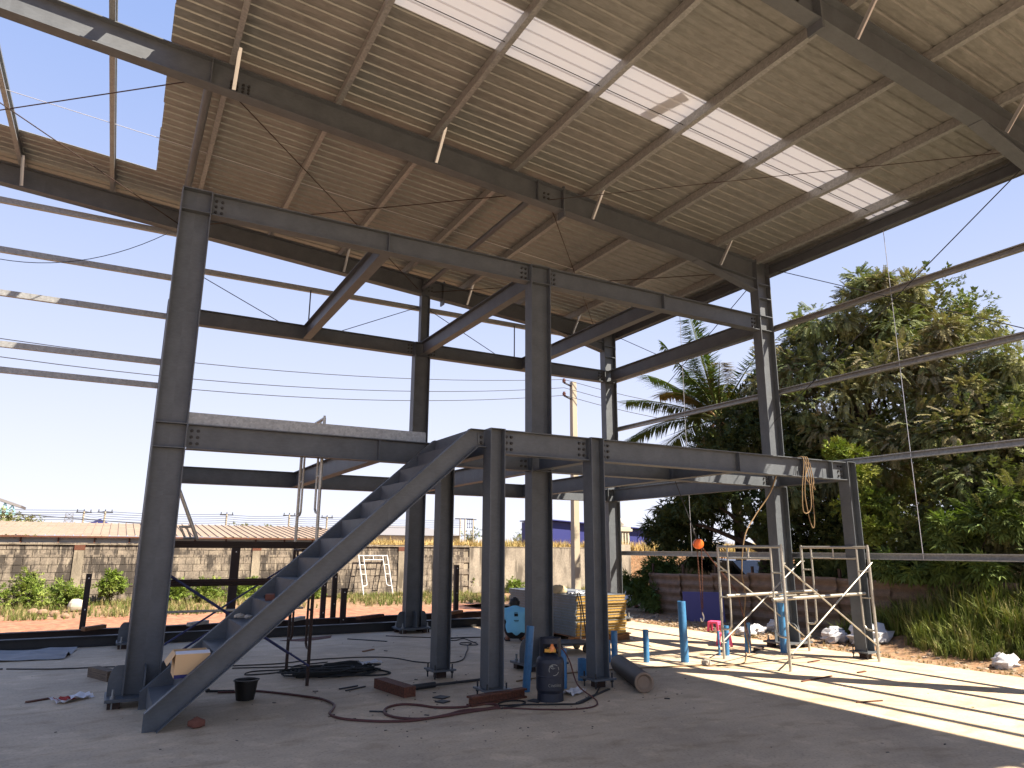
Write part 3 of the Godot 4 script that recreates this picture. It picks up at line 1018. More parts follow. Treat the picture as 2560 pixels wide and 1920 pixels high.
	for row in 1:
		var word: String = words[row]
		var a := emb + 0.42
		for ch in word:
			var tm := TextMesh.new()
			var sf := SystemFont.new()
			sf.font_names = PackedStringArray(["Droid Sans"])
			tm.font = sf
			tm.text = ch
			tm.font_size = 32
			tm.pixel_size = 0.00125
			tm.depth = 0.002
			a -= (0.0175 if ch in ["i"] else 0.0225) / r * 0.5
			var d := Vector3(cos(a), 0, sin(a))
			put(tm, "letter", M.pale_letters, body, Transform3D(Basis(Vector3.UP.cross(d), Vector3.UP, d), o + d * (r + 0.0012) + Vector3(0, 0.175, 0)))
			a -= (0.0105 if ch in ["i"] else 0.0225) / r * 0.5
	# lying cylinder
	var a0 := Vector3(5.17, 0.115, 2.06)
	var a1 := Vector3(5.85, 0.115, 0.62)
	var ax := (a1 - a0).normalized()
	var cy := thing("steel_cylinder", "rusty dark oxygen cylinder lying on the floor by the landing post", "gas cylinder", Vector3(5.5, 0, 1.34))
	mb = MB.new()
	var q2 := Basis(ax.cross(Vector3.UP).normalized(), ax, ax.cross(Vector3.UP).normalized().cross(ax))
	var len_ := (a1 - a0).length()
	mb.lathe([Vector2(0, 0.03), Vector2(0.07, 0.028), Vector2(0.086, 0.006), Vector2(0.094, -0.002), Vector2(0.107, 0.001), Vector2(0.1145, 0.012)], a0, q2, 32)
	part(mb, "base_rim", M.cylinder_rim, cy)
	mb = MB.new()
	mb.lathe([Vector2(0.1135, 0.012), Vector2(0.114, 0.03), Vector2(0.114, len_ - 0.2), Vector2(0.1, len_ - 0.1), Vector2(0.06, len_ - 0.03), Vector2(0.035, len_), Vector2(0, len_)], a0, q2, 32)
	part(mb, "body", M.steel_bottle, cy)
	mb = MB.new()
	mb.lathe([Vector2(0.036, len_ - 0.02), Vector2(0.04, len_ + 0.01), Vector2(0.04, len_ + 0.12), Vector2(0.03, len_ + 0.15), Vector2(0, len_ + 0.155)], a0, q2, 14)
	part(mb, "valve_cap", M.dark_frame, cy)

func hose(pts: Array, r: float, m: Material, called: String, label: String, category := "hose", seg := 7) -> MeshInstance3D:
	var mb := MB.new()
	mb.tube(pts, r, seg)
	var c: Vector3 = pts[pts.size() / 2]
	return solo(mb, called, m, label, category, Vector3(c.x, 0, c.z))

func make_hoses() -> void:
	var r := 0.0125
	hose(flat_curve([[0.81, -0.19], [1.05, -0.1], [1.22, -0.06], [1.43, 0.19], [1.63, 0.48], [1.77, 0.73], [1.81, 1.05], [1.73, 1.3], [1.66, 1.46], [1.69, 1.69], [1.83, 1.87], [2.06, 2.04], [2.32, 2.12], [2.67, 2.05], [2.89, 1.95], [3.14, 1.98], [3.31, 1.93], [3.3, 1.8], [3.12, 1.73], [2.98, 1.8], [2.72, 1.69], [2.6, 1.5], [2.45, 1.38], [2.27, 1.45], [2.16, 1.66], [2.18, 1.9], [2.36, 2.08], [2.62, 2.09], [2.95, 2.03], [3.3, 2.0]], r, 7), r, M.red_hose, "welding_hose", "thick reddish brown hose coiled in front of the landing posts")
	hose(flat_curve([[3.3, 2.03], [3.55, 1.98], [3.68, 1.87], [3.62, 1.75], [3.45, 1.76], [3.35, 1.9], [3.6, 1.98], [3.95, 2.14], [4.15, 2.2], [4.4, 2.05], [4.55, 1.93], [4.72, 1.75], [4.87, 1.58]], 0.010, 6), 0.009, M.black_rubber, "rubber_hose", "thin black hose running past the foot of the gas bottle")
	var o := Vector3(4.0, 0, 1.87)
	hose(curve([o + Vector3(0.03, 0.53, 0.02), o + Vector3(0.12, 0.54, 0.05), o + Vector3(0.22, 0.4, 0.06), o + Vector3(0.3, 0.15, 0.1), o + Vector3(0.42, 0.02, 0.25), Vector3(4.36, 0.009, 2.25), Vector3(4.27, 0.009, 2.36), Vector3(4.12, 0.009, 2.42), Vector3(3.9, 0.009, 2.39), Vector3(3.64, 0.009, 2.25), Vector3(3.4, 0.009, 2.07), Vector3(3.2, 0.009, 1.98)], 8), 0.008, M.red_hose, "gas_hose", "red gas hose looping from the bottle regulator to the floor")
	hose(flat_curve([[-1.5, -3.2], [-0.9, -2.9], [-0.2, -2.75], [0.6, -2.3], [1.3, -2.1], [1.86, -2.02], [2.38, -2.16], [3.03, -2.1], [3.35, -1.95], [3.53, -1.7], [3.65, -1.3], [3.9, -1.02], [4.15, -1.0], [4.4, -1.25], [4.7, -1.8], [4.91, -2.18], [5.1, -2.6]], 0.009, 6), 0.008, M.black_rubber, "power_cable", "thin dark cable winding across the floor behind the landing posts", "cable")
	hose(flat_curve([[5.1, -2.6], [5.3, -2.85], [5.14, -2.95], [5.05, -2.7], [5.3, -2.6], [5.4, -3.1], [5.44, -3.5], [5.2, -3.3], [5.1, -3.45], [5.35, -3.62], [5.84, -3.5], [6.0, -3.4], [5.6, -3.62], [5.23, -3.7], [4.7, -4.1], [4.3, -4.5]], 0.009, 6), 0.008, M.black_rubber, "power_cable", "tangled dark cable on the floor near the squatting worker", "cable")
	hose(flat_curve([[1.2, -1.9], [1.7, -1.75], [2.1, -1.6], [1.9, -1.45], [1.4, -1.5], [1.3, -1.25], [1.8, -1.3], [2.0, -1.7], [2.5, -1.85]], 0.009, 6), 0.008, M.black_rubber, "power_cable", "looped dark cable under the rusty scaffold", "cable")
	hose(flat_curve([[4.2, 0.75], [5.1, 0.55], [6.13, 0.63], [6.96, 0.82], [7.57, 1.04], [7.9, 0.98], [8.3, 0.65], [8.78, 0.2]], 0.01, 6) , 0.009, M.tan_cord, "floor_cable", "brownish cable lying across the sunlit edge of the floor", "cable")
	hose(curve([Vector3(9.55, 3.06, 0.5), Vector3(9.5, 2.6, 0.3), Vector3(9.2, 2.2, 0.2), Vector3(8.9, 1.85, 0.22), Vector3(8.78, 1.3, 0.22), Vector3(8.84, 0.9, 0.2), Vector3(8.76, 0.5, 0.22), Vector3(8.78, 0.12, 0.26), Vector3(8.72, 0.012, 0.32)], 8), 0.011, M.tan_cord, "hanging_cable", "tan cable hanging from the landing down through the scaffold", "cable")
	for k in 3:
		var x := 8.86 + k * 0.05
		var low: float = [2.2, 2.0, 2.55][k]
		hose(curve([Vector3(x, H1 + 0.012, 1.40), Vector3(x, H1 + 0.012, 1.55), Vector3(x - 0.02, 2.9, 1.572), Vector3(x - 0.1, (2.9 + low) * 0.5, 1.575), Vector3(x - 0.12 + k * 0.1, low, 1.58), Vector3(x + 0.03, low + 0.06, 1.6), Vector3(x + 0.06, 2.7, 1.585), Vector3(x + 0.02, 2.97, 1.571)], 6), 0.008, M.tan_cord, "cord_loop", ["leftmost tan cord loop over the landing beam", "longest tan cord loop over the landing beam", "shortest tan cord loop over the landing beam"][k], "cord")
	# rope pile under the rusty scaffold
	var mb := MB.new()
	for i in 26:
		var ph := rnd(0, TAU)
		var pts := []
		var rx := rnd(0.18, 0.5)
		var rz := rnd(0.1, 0.3)
		var cx := 2.3 + rnd(-0.25, 0.25)
		var cz := -0.85 + rnd(-0.12, 0.12)
		var y := 0.012 + 0.0035 * i
		for j in 17:
			var a := ph + TAU * j / 16.0
			pts.append(Vector3(cx + cos(a) * rx * (1.0 + 0.12 * sin(a * 3.0 + i)), y + 0.006 * sin(a * 4.0), cz + sin(a) * rz))
		mb.tube(pts, 0.011, 5, false)
	mb.tube(flat_curve([[2.6, -1.1], [2.9, -0.9], [3.0, -0.55], [2.8, -0.45], [2.5, -0.6]], 0.012, 6), 0.011, 6)
	solo(mb, "rope_pile", M.dark_rope, "flat heap of dark coiled cable behind the stair", "cable heap", Vector3(2.3, 0, -0.85))

func lump(o: Vector3, r: Vector3, seed_: int, rough := 0.25, seg := 14, rings := 9) -> MB:
	var f := noise(1.0, seed_, 3)
	var mb := MB.new()
	mb.ball(Vector3.ZERO, Vector3.ONE, seg, rings)
	var out := MB.new()
	for i in range(0, mb.v.size(), 3):
		var q := []
		var dd := []
		for k in 3:
			var d := mb.v[i + k].normalized()
			dd.append(d)
			var p := d * (1.0 + rough * f.get_noise_3d(d.x * 1.6 + seed_, d.y * 1.6, d.z * 1.6) * 2.0)
			p.y = maxf(p.y, -0.72)
			q.append(o + p * r)
		var fn: Vector3 = (q[2] - q[0]).cross(q[1] - q[0]).normalized()
		out.tris(q[0], q[1], q[2], (fn + dd[0]).normalized(), (fn + dd[1]).normalized(), (fn + dd[2]).normalized())
	return out

func crumple(mb: MB, o: Vector3, sx: float, sz: float, h: float, seed_: int, turn := 0.0, nn := 8) -> void:
	var f := noise(1.0, seed_, 3)
	var b := Basis(Vector3.UP, turn)
	var p := func(i: int, j: int) -> Vector3:
		var u := float(i) / nn - 0.5
		var w := float(j) / nn - 0.5
		return o + b * Vector3(u * sx, 0.004 + h * maxf(0.0, 0.5 + f.get_noise_2d(u * 2.5 + seed_, w * 2.5) * 1.3) * (0.6 + 0.8 * absf(u)), w * sz)
	for i in nn:
		for j in nn:
			mb.quad(p.call(i, j), p.call(i + 1, j), p.call(i + 1, j + 1), p.call(i, j + 1), Vector3.UP)

func make_clutter() -> void:
	# bucket
	var o := Vector3(1.03, 0, 0.3)
	var b := thing("bucket", "black mortar bucket on the floor below the stair", "bucket", o)
	var mb := MB.new()
	mb.lathe([Vector2(0, 0.004), Vector2(0.092, 0.004), Vector2(0.095, 0.0), Vector2(0.125, 0.195), Vector2(0.134, 0.197), Vector2(0.134, 0.21), Vector2(0.122, 0.21), Vector2(0.119, 0.195), Vector2(0.09, 0.012), Vector2(0, 0.012)], o, Basis(), 28)
	part(mb, "body", M.black_plastic, b)
	mb = MB.new()
	var arc := []
	for i in 13:
		var a := PI * i / 12.0
		arc.append(o + Vector3(cos(a) * 0.137, 0.2 + sin(a) * 0.035, sin(a) * 0.12))
	mb.tube(arc, 0.005, 5)
	part(mb, "handle", M.wire, b)
	# torch lying left of the bucket
	mb = MB.new()
	mb.tube([Vector3(0.72, 0.02, -0.26), Vector3(0.8, 0.02, -0.22), Vector3(0.98, 0.02, -0.14)], 0.014, 8)
	mb.tube([Vector3(0.7, 0.02, -0.29), Vector3(0.72, 0.03, -0.26)], 0.02, 8)
	solo(mb, "welding_torch", M.black_rubber, "black torch handle on the floor left of the bucket", "torch", Vector3(0.84, 0, -0.2))
	# steel lance beside the offcut
	mb = MB.new()
	mb.tube([Vector3(2.86, 0.03, 0.64), Vector3(3.15, 0.035, 0.62)], 0.032, 10)
	mb.tube(curve([Vector3(3.15, 0.03, 0.62), Vector3(3.5, 0.02, 0.53), Vector3(3.85, 0.02, 0.47), Vector3(3.95, 0.05, 0.4)], 6), 0.016, 8)
	solo(mb, "cutting_lance", M.dark_frame, "dark steel tool with thick grip lying left of the front landing post", "tool", Vector3(3.3, 0, 0.55))
	# rusty offcuts
	mb = MB.new()
	var d := Vector3(0.1, 0, 0.62).normalized()
	mb.obox(Vector3(2.62, 0.055, 0.66), d * 0.36, Vector3(0, 0.055, 0), d.cross(Vector3.UP) * 0.075)
	solo(mb, "steel_offcut", M.rusty_steel, "short chunky rusty steel block on the floor between stair and landing post", "offcut", Vector3(2.62, 0, 0.66))
	mb = MB.new()
	mb.hb(Vector3(3.06, 0.05, 1.76), Vector3(3.82, 0.05, 1.6), Vector3.UP, 0.1, 0.1, 0.02, 0.02)
	solo(mb, "steel_offcut", M.rusty_steel, "long rusty beam offcut at the foot of the front landing post", "offcut", Vector3(3.44, 0, 1.68))
	# sticks, flats, plates
	var bits := [
		[3.53, -4.38, 4.05, -3.73, 0.035, "dark steel bar on the floor near the rear column", "frame"],
		[3.29, -2.68, 3.52, -2.87, 0.05, "short pale stick in the middle of the floor", "wood"],
		[2.1, 0.22, 2.35, 0.12, 0.025, "small dark flat bar left of the chunky offcut", "frame"],
		[2.14, 0.35, 2.42, 0.2, 0.02, "second small flat bar left of the chunky offcut", "frame"],
		[2.05, 1.52, 2.2, 1.62, 0.02, "small dark rod left of the hose coil", "frame"],
		[-1.05, -0.58, -0.83, -0.72, 0.05, "flat brown strip on the floor at far left", "rust"],
		[4.15, 2.17, 4.94, 1.68, 0.03, "grey rod beside the hoses in front of the landing post", "frame"],
		[7.42, 2.4, 8.11, 2.31, 0.025, "long rusty bar in the sunlight in front of the scaffold", "rust"],
		[8.81, 1.37, 9.13, 1.31, 0.03, "rusty strip on the sunlit floor inside the scaffold", "rust"],
		[8.66, 2.3, 8.86, 2.27, 0.035, "short rusty strip on the sunlit floor right of the scaffold leg", "rust"],
		[-1.75, -3.2, -1.55, -3.25, 0.05, "dark flat scrap at the left edge of the floor", "frame"],
		[6.9, 3.55, 7.25, 3.62, 0.012, "thin wire offcut in the sun and shade stripes", "rust"]]
	for q in bits:
		mb = MB.new()
		mb.bar(Vector3(q[0], 0.008, q[1]), Vector3(q[2], 0.008, q[3]), q[4], 0.014)
		solo(mb, "metal_strip", {"frame": M.dark_frame, "wood": M.wood, "rust": M.rusty_steel}[q[6]], q[5], "scrap", Vector3(q[0], 0, q[1]), "loose scraps on the floor")
	for q in [[3.82, 1.85, 0.13, "dark square plate left of the gas bottle foot"], [2.98, 1.2, 0.14, "dark square plate left of the front landing post"], [2.9, 1.42, 0.12, "dark square plate beside the hose coil"]]:
		mb = MB.new()
		mb.box(Vector3(q[0], 0.007, q[1]), Vector3(q[2], 0.01, q[2]), Basis(Vector3.UP, 0.5))
		solo(mb, "metal_plate", M.dark_frame, q[3], "plate", Vector3(q[0], 0, q[1]), "loose scraps on the floor")
	# brick bits, paper, sheets
	var lm := lump(Vector3(0.43, 0.04, 1.42), Vector3(0.08, 0.05, 0.05), 5, 0.2, 9, 6)
	solo(lm, "brick_piece", M.brick_red, "broken red brick piece in front of the stair foot", "brick", Vector3(0.43, 0, 1.42))
	mb = MB.new()
	crumple(mb, Vector3(-0.63, 0, -0.52), 0.42, 0.2, 0.06, 7, 0.75)
	var pap := solo(mb, "crumpled_sack", M.white_paper, "crumpled white and red printed sack on the floor at left", "paper sack", Vector3(-0.63, 0, -0.52))
	mb = MB.new()
	crumple(mb, Vector3(-0.7, 0.006, -0.45), 0.16, 0.17, 0.06, 7, 0.75, 5)
	part(mb, "red_print", M.red_print, pap)
	pap.get_child(0).position = -pap.position
	mb = MB.new()
	crumple(mb, Vector3(4.42, 0, 1.68), 0.3, 0.2, 0.05, 11, 0.4)
	solo(mb, "plastic_scrap", M.white_bag, "white plastic scrap right of the gas bottle foot", "plastic", Vector3(4.42, 0, 1.68))
	mb = MB.new()
	crumple(mb, Vector3(2.82, 0.1, -0.85), 0.3, 0.18, 0.04, 13, 0.2)
	solo(mb, "plastic_scrap", M.white_bag, "pale plastic bag on the end of the cable heap", "plastic", Vector3(2.82, 0.1, -0.85))
	mb = MB.new()
	mb.prism(PackedVector2Array([Vector2(2.38, -4.66), Vector2(3.41, -5.03), Vector2(3.3, -4.7), Vector2(2.76, -4.4)]), Vector3(0, 0.004, 0), Vector3.RIGHT, Vector3.BACK, Vector3(0, 0.006, 0))
	solo(mb, "flat_sheet", M.rusty_steel, "thin brownish sheet lying on the floor by the steel pile", "sheet", Vector3(2.9, 0, -4.7))
	mb = MB.new()
	crumple(mb, Vector3(-1.75, 0, -4.55), 1.9, 1.1, 0.06, 17, -0.12, 10)
	solo(mb, "tarpaulin", M.tarp, "grey tarpaulin edge on the floor at far left", "tarpaulin", Vector3(-1.75, 0, -4.55))
	mb = MB.new()
	mb.obox(Vector3(-0.36, 0.06, -1.85), Vector3(0.11, 0, 0.26), Vector3(0, 0.06, 0), Vector3(0.06, 0, -0.025))
	solo(mb, "wood_block", M.grey_wood, "weathered timber block behind the base of the big left column", "timber", Vector3(-0.36, 0, -1.85))
	# box, brick and gloves on the stair
	var bx := thing("cardboard_box", "open cardboard box with white flaps on a lower stair step", "box", Vector3(0.36, 0.4335, 1.17))
	mb = MB.new()
	mb.span(Vector3(0.2, 0.435, 1.362), Vector3(0.5, 0.65, 1.366))
	mb.span(Vector3(0.2, 0.435, 0.99), Vector3(0.5, 0.65, 0.994))
	mb.span(Vector3(0.2, 0.435, 0.995), Vector3(0.204, 0.65, 1.361))
	mb.span(Vector3(0.496, 0.435, 0.995), Vector3(0.5, 0.65, 1.361))
	mb.span(Vector3(0.205, 0.435, 0.995), Vector3(0.495, 0.44, 1.361))
	part(mb, "side", M.card_face, bx)
	mb = MB.new()
	mb.obox(Vector3(0.35, 0.655, 1.32), Vector3(0.15, 0, 0), Vector3(0, 0.0015, 0), Vector3(0, -0.008, 0.05))
	part(mb, "flap", M.white_paper, bx)
	mb = MB.new()
	mb.obox(Vector3(0.165, 0.6, 1.18), Vector3(0.034, 0.05, 0), Vector3(0.0015, -0.001, 0), Vector3(0, 0, 0.17))
	part(mb, "flap", M.card_face, bx)
	mb = MB.new()
	mb.span(Vector3(0.199, 0.4345, 1.3665), Vector3(0.501, 0.466, 1.3675))
	part(mb, "printed_band", M.card_blue, bx)
	mb = MB.new()
	mb.obox(Vector3(1.1, 1.115, 0.9), Vector3(0.045, 0, 0.01), Vector3(0, 0.03, 0), Vector3(-0.02, 0, 0.09))
	var br := solo(mb, "hollow_brick", M.brick_red, "small red hollow brick on a middle stair step", "brick", Vector3(1.1, 1.0845, 0.9))
	mb = MB.new()
	for i in 4:
		mb.box(Vector3(1.051 + 0.01 * 0 , 1.115, 0.85 + i * 0.033), Vector3(0.006, 0.034, 0.02), Basis(Vector3.UP, -0.22))
	part(mb, "hole", M.cloth_black, br).position = -br.position
	lm = lump(Vector3(0.88, 0.89, 0.42), Vector3(0.06, 0.028, 0.045), 23, 0.3)
	solo(lm, "work_glove", M.dirty_white, "left off-white work glove on a lower stair step", "glove", Vector3(0.88, 0.867, 0.42), "gloves on the stair")
	lm = lump(Vector3(0.96, 0.885, 0.5), Vector3(0.045, 0.022, 0.05), 24, 0.3)
	solo(lm, "work_glove", M.dirty_white, "right off-white work glove on a lower stair step", "glove", Vector3(0.96, 0.867, 0.5), "gloves on the stair")
	# chips and dust clumps too small to count
	var chip := MB.new()
	chip.box(Vector3(0, 0.5, 0), Vector3(1, 1, 1))
	var xf := []
	var cs := []
	for i in 300:
		var x := rnd(-2.5, 9.8)
		var z := rnd(-5.0, 6.0)
		if rng.randf() < 0.5:
			x = rnd(1.5, 5.5)
			z = rnd(0.0, 3.2)
		var s := rnd(0.004, 0.013) if rng.randf() < 0.88 else rnd(0.012, 0.028)
		xf.append(Transform3D(Basis(Vector3.UP, rnd(0, TAU)) * Basis.from_scale(Vector3(s * rnd(0.8, 2.6), s * 0.35, s)), Vector3(x, 0.0005, z)))
		var g := rnd(0.02, 0.14)
		cs.append(Color(g * 1.1, g, g * 0.88))
	var dm := mat("chips", Color(1, 1, 1), 0.95)
	dm.vertex_color_use_as_albedo = true
	var deb := many(chip.mesh(), dm, xf, cs, "floor_debris", self)
	tag(deb, "small dark chips and crumbs scattered over the concrete floor", "debris")
	deb.set_meta("kind", "stuff")

func make_steel_pile() -> void:
	# long H beams lying behind the slab edge, uprights bolted to them
	var defs := [[Vector3(-7, 0.085, -5.32), Vector3(8.2, 0.085, -5.36), 0.17, "dark long steel beam lying along the rear slab edge, front of the pair"],
		[Vector3(-7, 0.125, -5.55), Vector3(9.0, 0.125, -6.3), 0.23, "dark brown long steel beam lying behind the front one at the slab edge"]]
	for i in 2:
		var q: Array = defs[i]
		var mb := MB.new()
		mb.hb(q[0], q[1], Vector3.UP, q[2], 0.16, 0.01, 0.014)
		if i == 1:
			for k in mb.v.size():
				mb.v[k].y -= 0.01 + 0.0
		solo(mb, "steel_beam", M.dark_frame if i == 0 else M.red_primer, q[3], "steel beam", Vector3(1, 0, -5.4 - i * 0.5), "loose beams at the rear slab edge")
	var ups := [[-0.74, 1.15, 0.095, "leftmost drilled brown steel upright behind the beam pile"], [1.73, 1.62, 0.16, "tallest wide drilled brown upright seen behind the stair"], [3.53, 0.94, 0.1, "drilled brown upright just right of the stair, left of three"], [3.75, 1.11, 0.1, "drilled brown upright right of the stair, tallest of three"], [3.86, 0.82, 0.11, "drilled brown upright right of the stair, shortest of three"], [6.55, 1.26, 0.1, "rightmost drilled brown steel upright behind the landing posts"]]
	for u in ups:
		var z := -6.25 if u[0] != 3.86 else -5.9
		var t := thing("steel_upright", u[3], "steel post", Vector3(u[0], GR, z), "drilled uprights behind the beam pile")
		var mb := MB.new()
		mb.span(Vector3(u[0] - u[2] * 0.5, GR, z - 0.005), Vector3(u[0] + u[2] * 0.5, u[1], z + 0.005))
		mb.span(Vector3(u[0] - u[2] * 0.5, GR, z - 0.075), Vector3(u[0] - u[2] * 0.5 + 0.01, u[1], z - 0.0055))
		part(mb, "angle", M.red_primer, t)
		for y in [u[1] - 0.08, u[1] - 0.62]:
			mb = MB.new()
			mb.tube([Vector3(u[0] + 0.005, y, z + 0.002), Vector3(u[0] + 0.005, y, z + 0.0075)], 0.012, 10)
			part(mb, "bolt_hole", M.bright_wire, t)
	var packs := [[-0.55, -5.45, 0.45, "wood", "short timber on the beam pile by the left upright"], [1.1, -5.5, 0.5, "pale", "pale board across the beam pile seen behind the stair foot"], [4.3, -5.35, 0.9, "rust", "rusty channel across the beam pile left of the rear column"], [6.2, -5.5, 0.8, "wood", "pale timber across the beam pile right of the rear column"], [2.9, -5.55, 0.45, "pale", "pale board across the beam pile right of the stair"]]
	for q in packs:
		var mb := MB.new()
		mb.obox(Vector3(q[0], 0.275, q[1] - 0.15), Vector3(q[2] * 0.35, 0, -0.2), Vector3(0, 0.03, 0), Vector3(0.03, 0, 0.05))
		solo(mb, "packing_timber", {"wood": M.wood, "pale": M.dirty_white, "rust": M.rusty_steel}[q[3]], q[4], "timber", Vector3(q[0], 0.245, q[1] - 0.15), "packing across the beam pile")

func make_panels() -> void:
	var ex := Vector3(0.985, 0, -0.06).normalized()
	var ez := Vector3(0.045, 0, -1).normalized()
	var o := Vector3(6.87, 0.13, -1.88)
	var n_ := 14
	var th := 0.049
	for i in n_:
		var off := ex * rnd(-0.018, 0.018) + ez * rnd(-0.03, 0.03)
		var a := o + off + Vector3(0, th * i, 0)
		var ord := ["topmost", "second", "third", "fourth", "fifth", "sixth", "seventh", "eighth", "ninth", "tenth", "eleventh", "twelfth", "thirteenth", "lowest"]
		var lab := "grey insulated panel with yellow wool edge, %s from the top of the stack" % ord[n_ - 1 - i]
		if i == n_ - 1:
			lab = "grey insulated panel with yellow wool edge, topmost of the stack"
		elif i == 0:
			lab = "grey insulated panel with yellow wool edge, lowest of the stack on the pallet"
		var p := thing("insulated_panel", lab, "panel", a + ex * 0.58 + ez * 1.34, "insulated panels stacked on the pallet")
		var c := a + ex * 0.585 + ez * 1.34
		var mb := MB.new()
		mb.obox(c + ex * 0.014 + Vector3(0, th * 0.5, 0), ex * 0.566, Vector3(0, th * 0.5 - 0.003, 0), ez * 1.332)
		part(mb, "wool_core", M.rock_wool, p)
		for s in [0, 1]:
			mb = MB.new()
			mb.obox(c + Vector3(0, 0.0015 if s == 0 else th - 0.0015, 0), ex * 0.585, Vector3(0, 0.0013, 0), ez * 1.34)
			mb.obox(a + ex * 0.002 + ez * 1.34 + Vector3(0, 0.0125 if s == 0 else th - 0.0125, 0), ex * 0.004 * (1.0 + s), Vector3(0, 0.0095, 0), ez * 1.339)
			part(mb, "steel_skin", M.panel_skin, p)
	# pallet
	var pal := thing("pallet", "brown timber pallet under the stack of insulated panels", "pallet", Vector3(7.5, 0, -3.2))
	for k in 3:
		var c := o + ex * 0.6 + ez * (0.12 + k * 1.2)
		var mb := MB.new()
		mb.obox(Vector3(c.x, 0.055, c.z), ex * 0.68, Vector3(0, 0.055, 0), ez * 0.05)
		part(mb, "runner", M.wood, pal)
	for k in 4:
		var c := o + ex * (0.02 + k * 0.4) + ez * 1.3
		var mb := MB.new()
		mb.obox(Vector3(c.x, 0.12, c.z), ex * 0.05, Vector3(0, 0.0095, 0), ez * 1.3)
		part(mb, "board", M.wood, pal)
	var top := 0.13 + th * n_ + 0.001
	solo(lump(Vector3(6.98, top + 0.07, -2.6), Vector3(0.17, 0.09, 0.12), 31, 0.3), "canvas_bag", M.sack, "crumpled beige canvas bag on top of the panel stack", "bag", Vector3(6.98, top, -2.6))
	var mb2 := MB.new()
	crumple(mb2, Vector3(7.12, top, -2.25), 0.34, 0.24, 0.05, 33, 0.3)
	solo(mb2, "plastic_scrap", M.white_bag, "white plastic wrap on top of the panel stack", "plastic", Vector3(7.12, top, -2.25))
	solo(lump(Vector3(7.5, top + 0.1, -2.2), Vector3(0.16, 0.14, 0.14), 35, 0.35), "cloth_bundle", M.navy_cloth, "dark blue cloth bundle on the panel stack behind the landing post", "cloth", Vector3(7.5, top, -2.2))
	# flat trolley in front
	var t := thing("hand_trolley", "low flat steel trolley with tall handle leaning at the panel stack", "trolley", Vector3(6.3, 0, -1.2))
	mb2 = MB.new()
	mb2.obox(Vector3(6.25, 0.15, -1.2), Vector3(0.36, 0, 0.12), Vector3(0, 0.012, 0), Vector3(-0.08, 0, 0.24))
	part(mb2, "deck", M.dark_frame, t)
	for q in [[5.98, -1.0], [6.08, -1.42], [6.45, -0.98], [6.55, -1.4]]:
		mb2 = MB.new()
		mb2.tube([Vector3(q[0], 0.06, q[1] - 0.018), Vector3(q[0], 0.06, q[1] + 0.018)], 0.06, 16)
		var w := part(mb2, "wheel", M.black_rubber, t)
		mb2 = MB.new()
		mb2.box(Vector3(q[0], 0.105, q[1]), Vector3(0.03, 0.07, 0.05))
		part(mb2, "fork", M.dark_frame, w)
	mb2 = MB.new()
	mb2.tube(curve([Vector3(6.45, 0.16, -0.95), Vector3(6.62, 0.6, -1.3), Vector3(6.72, 0.84, -1.52), Vector3(6.8, 0.88, -1.68), Vector3(6.82, 0.84, -1.75), Vector3(6.78, 0.6, -1.6), Vector3(6.62, 0.16, -1.38)], 6), 0.011, 7)
	part(mb2, "handle", M.dark_frame, t)

func make_hoist() -> void:
	var o := Vector3(8.05, 1.72, 0.0)
	var t := thing("chain_hoist", "orange chain hoist hanging from the mezzanine beam with rusty chain", "hoist", o)
	var mb := MB.new()
	var q := Basis(Vector3.UP, Vector3(-0.5, 0, 0.87).normalized(), Vector3.UP.cross(Vector3(-0.5, 0, 0.87).normalized()))
	mb.lathe([Vector2(0, -0.075), Vector2(0.05, -0.075), Vector2(0.078, -0.06), Vector2(0.08, -0.01), Vector2(0.07, 0.0), Vector2(0.082, 0.008), Vector2(0.082, 0.05), Vector2(0.07, 0.072), Vector2(0.03, 0.08), Vector2(0, 0.08)], o, q, 18)
	part(mb, "body", M.orange_paint, t)
	mb = MB.new()
	mb.tube([Vector3(7.62, H1 - 0.3, 0.0), Vector3(7.96, 1.96, 0.0), Vector3(8.03, 1.8, 0.0)], 0.007, 6)
	part(mb, "hang_rope", M.wire, t)
	mb = MB.new()
	mb.tube(curve([Vector3(8.03, 1.8, 0), Vector3(8.0, 1.86, 0), Vector3(7.96, 1.93, 0), Vector3(7.99, 1.97, 0)], 5), 0.014, 6)
	part(mb, "hook", M.dark_frame, t)
	for c in [[Vector3(8.02, 1.64, 0.0), Vector3(8.06, 0.62, 0.0)], [Vector3(8.1, 1.64, 0.02), Vector3(8.08, 0.7, 0.0)]]:
		chain(t, c[0], c[1], 0.03)
	mb = MB.new()
	mb.tube(curve([Vector3(8.06, 0.64, 0), Vector3(8.09, 0.56, 0), Vector3(8.05, 0.5, 0), Vector3(8.02, 0.55, 0)], 5), 0.012, 7)
	part(mb, "hook", M.bright_wire, t)
	chain(t, Vector3(8.12, 1.66, 0.02), Vector3(8.72, 0.95, 0.14), 0.035)
	chain(t, Vector3(8.72, 0.95, 0.14), Vector3(8.8, 0.12, 0.3), 0.035)
	hose(flat_curve([[8.9, 0.25], [9.1, 0.1], [9.35, 0.02], [9.2, -0.02], [9.45, -0.05]], 0.02, 5), 0.02, M.rusty_tube, "chain_heap", "heap of dark rusty chain on the floor by the right column", "chain")

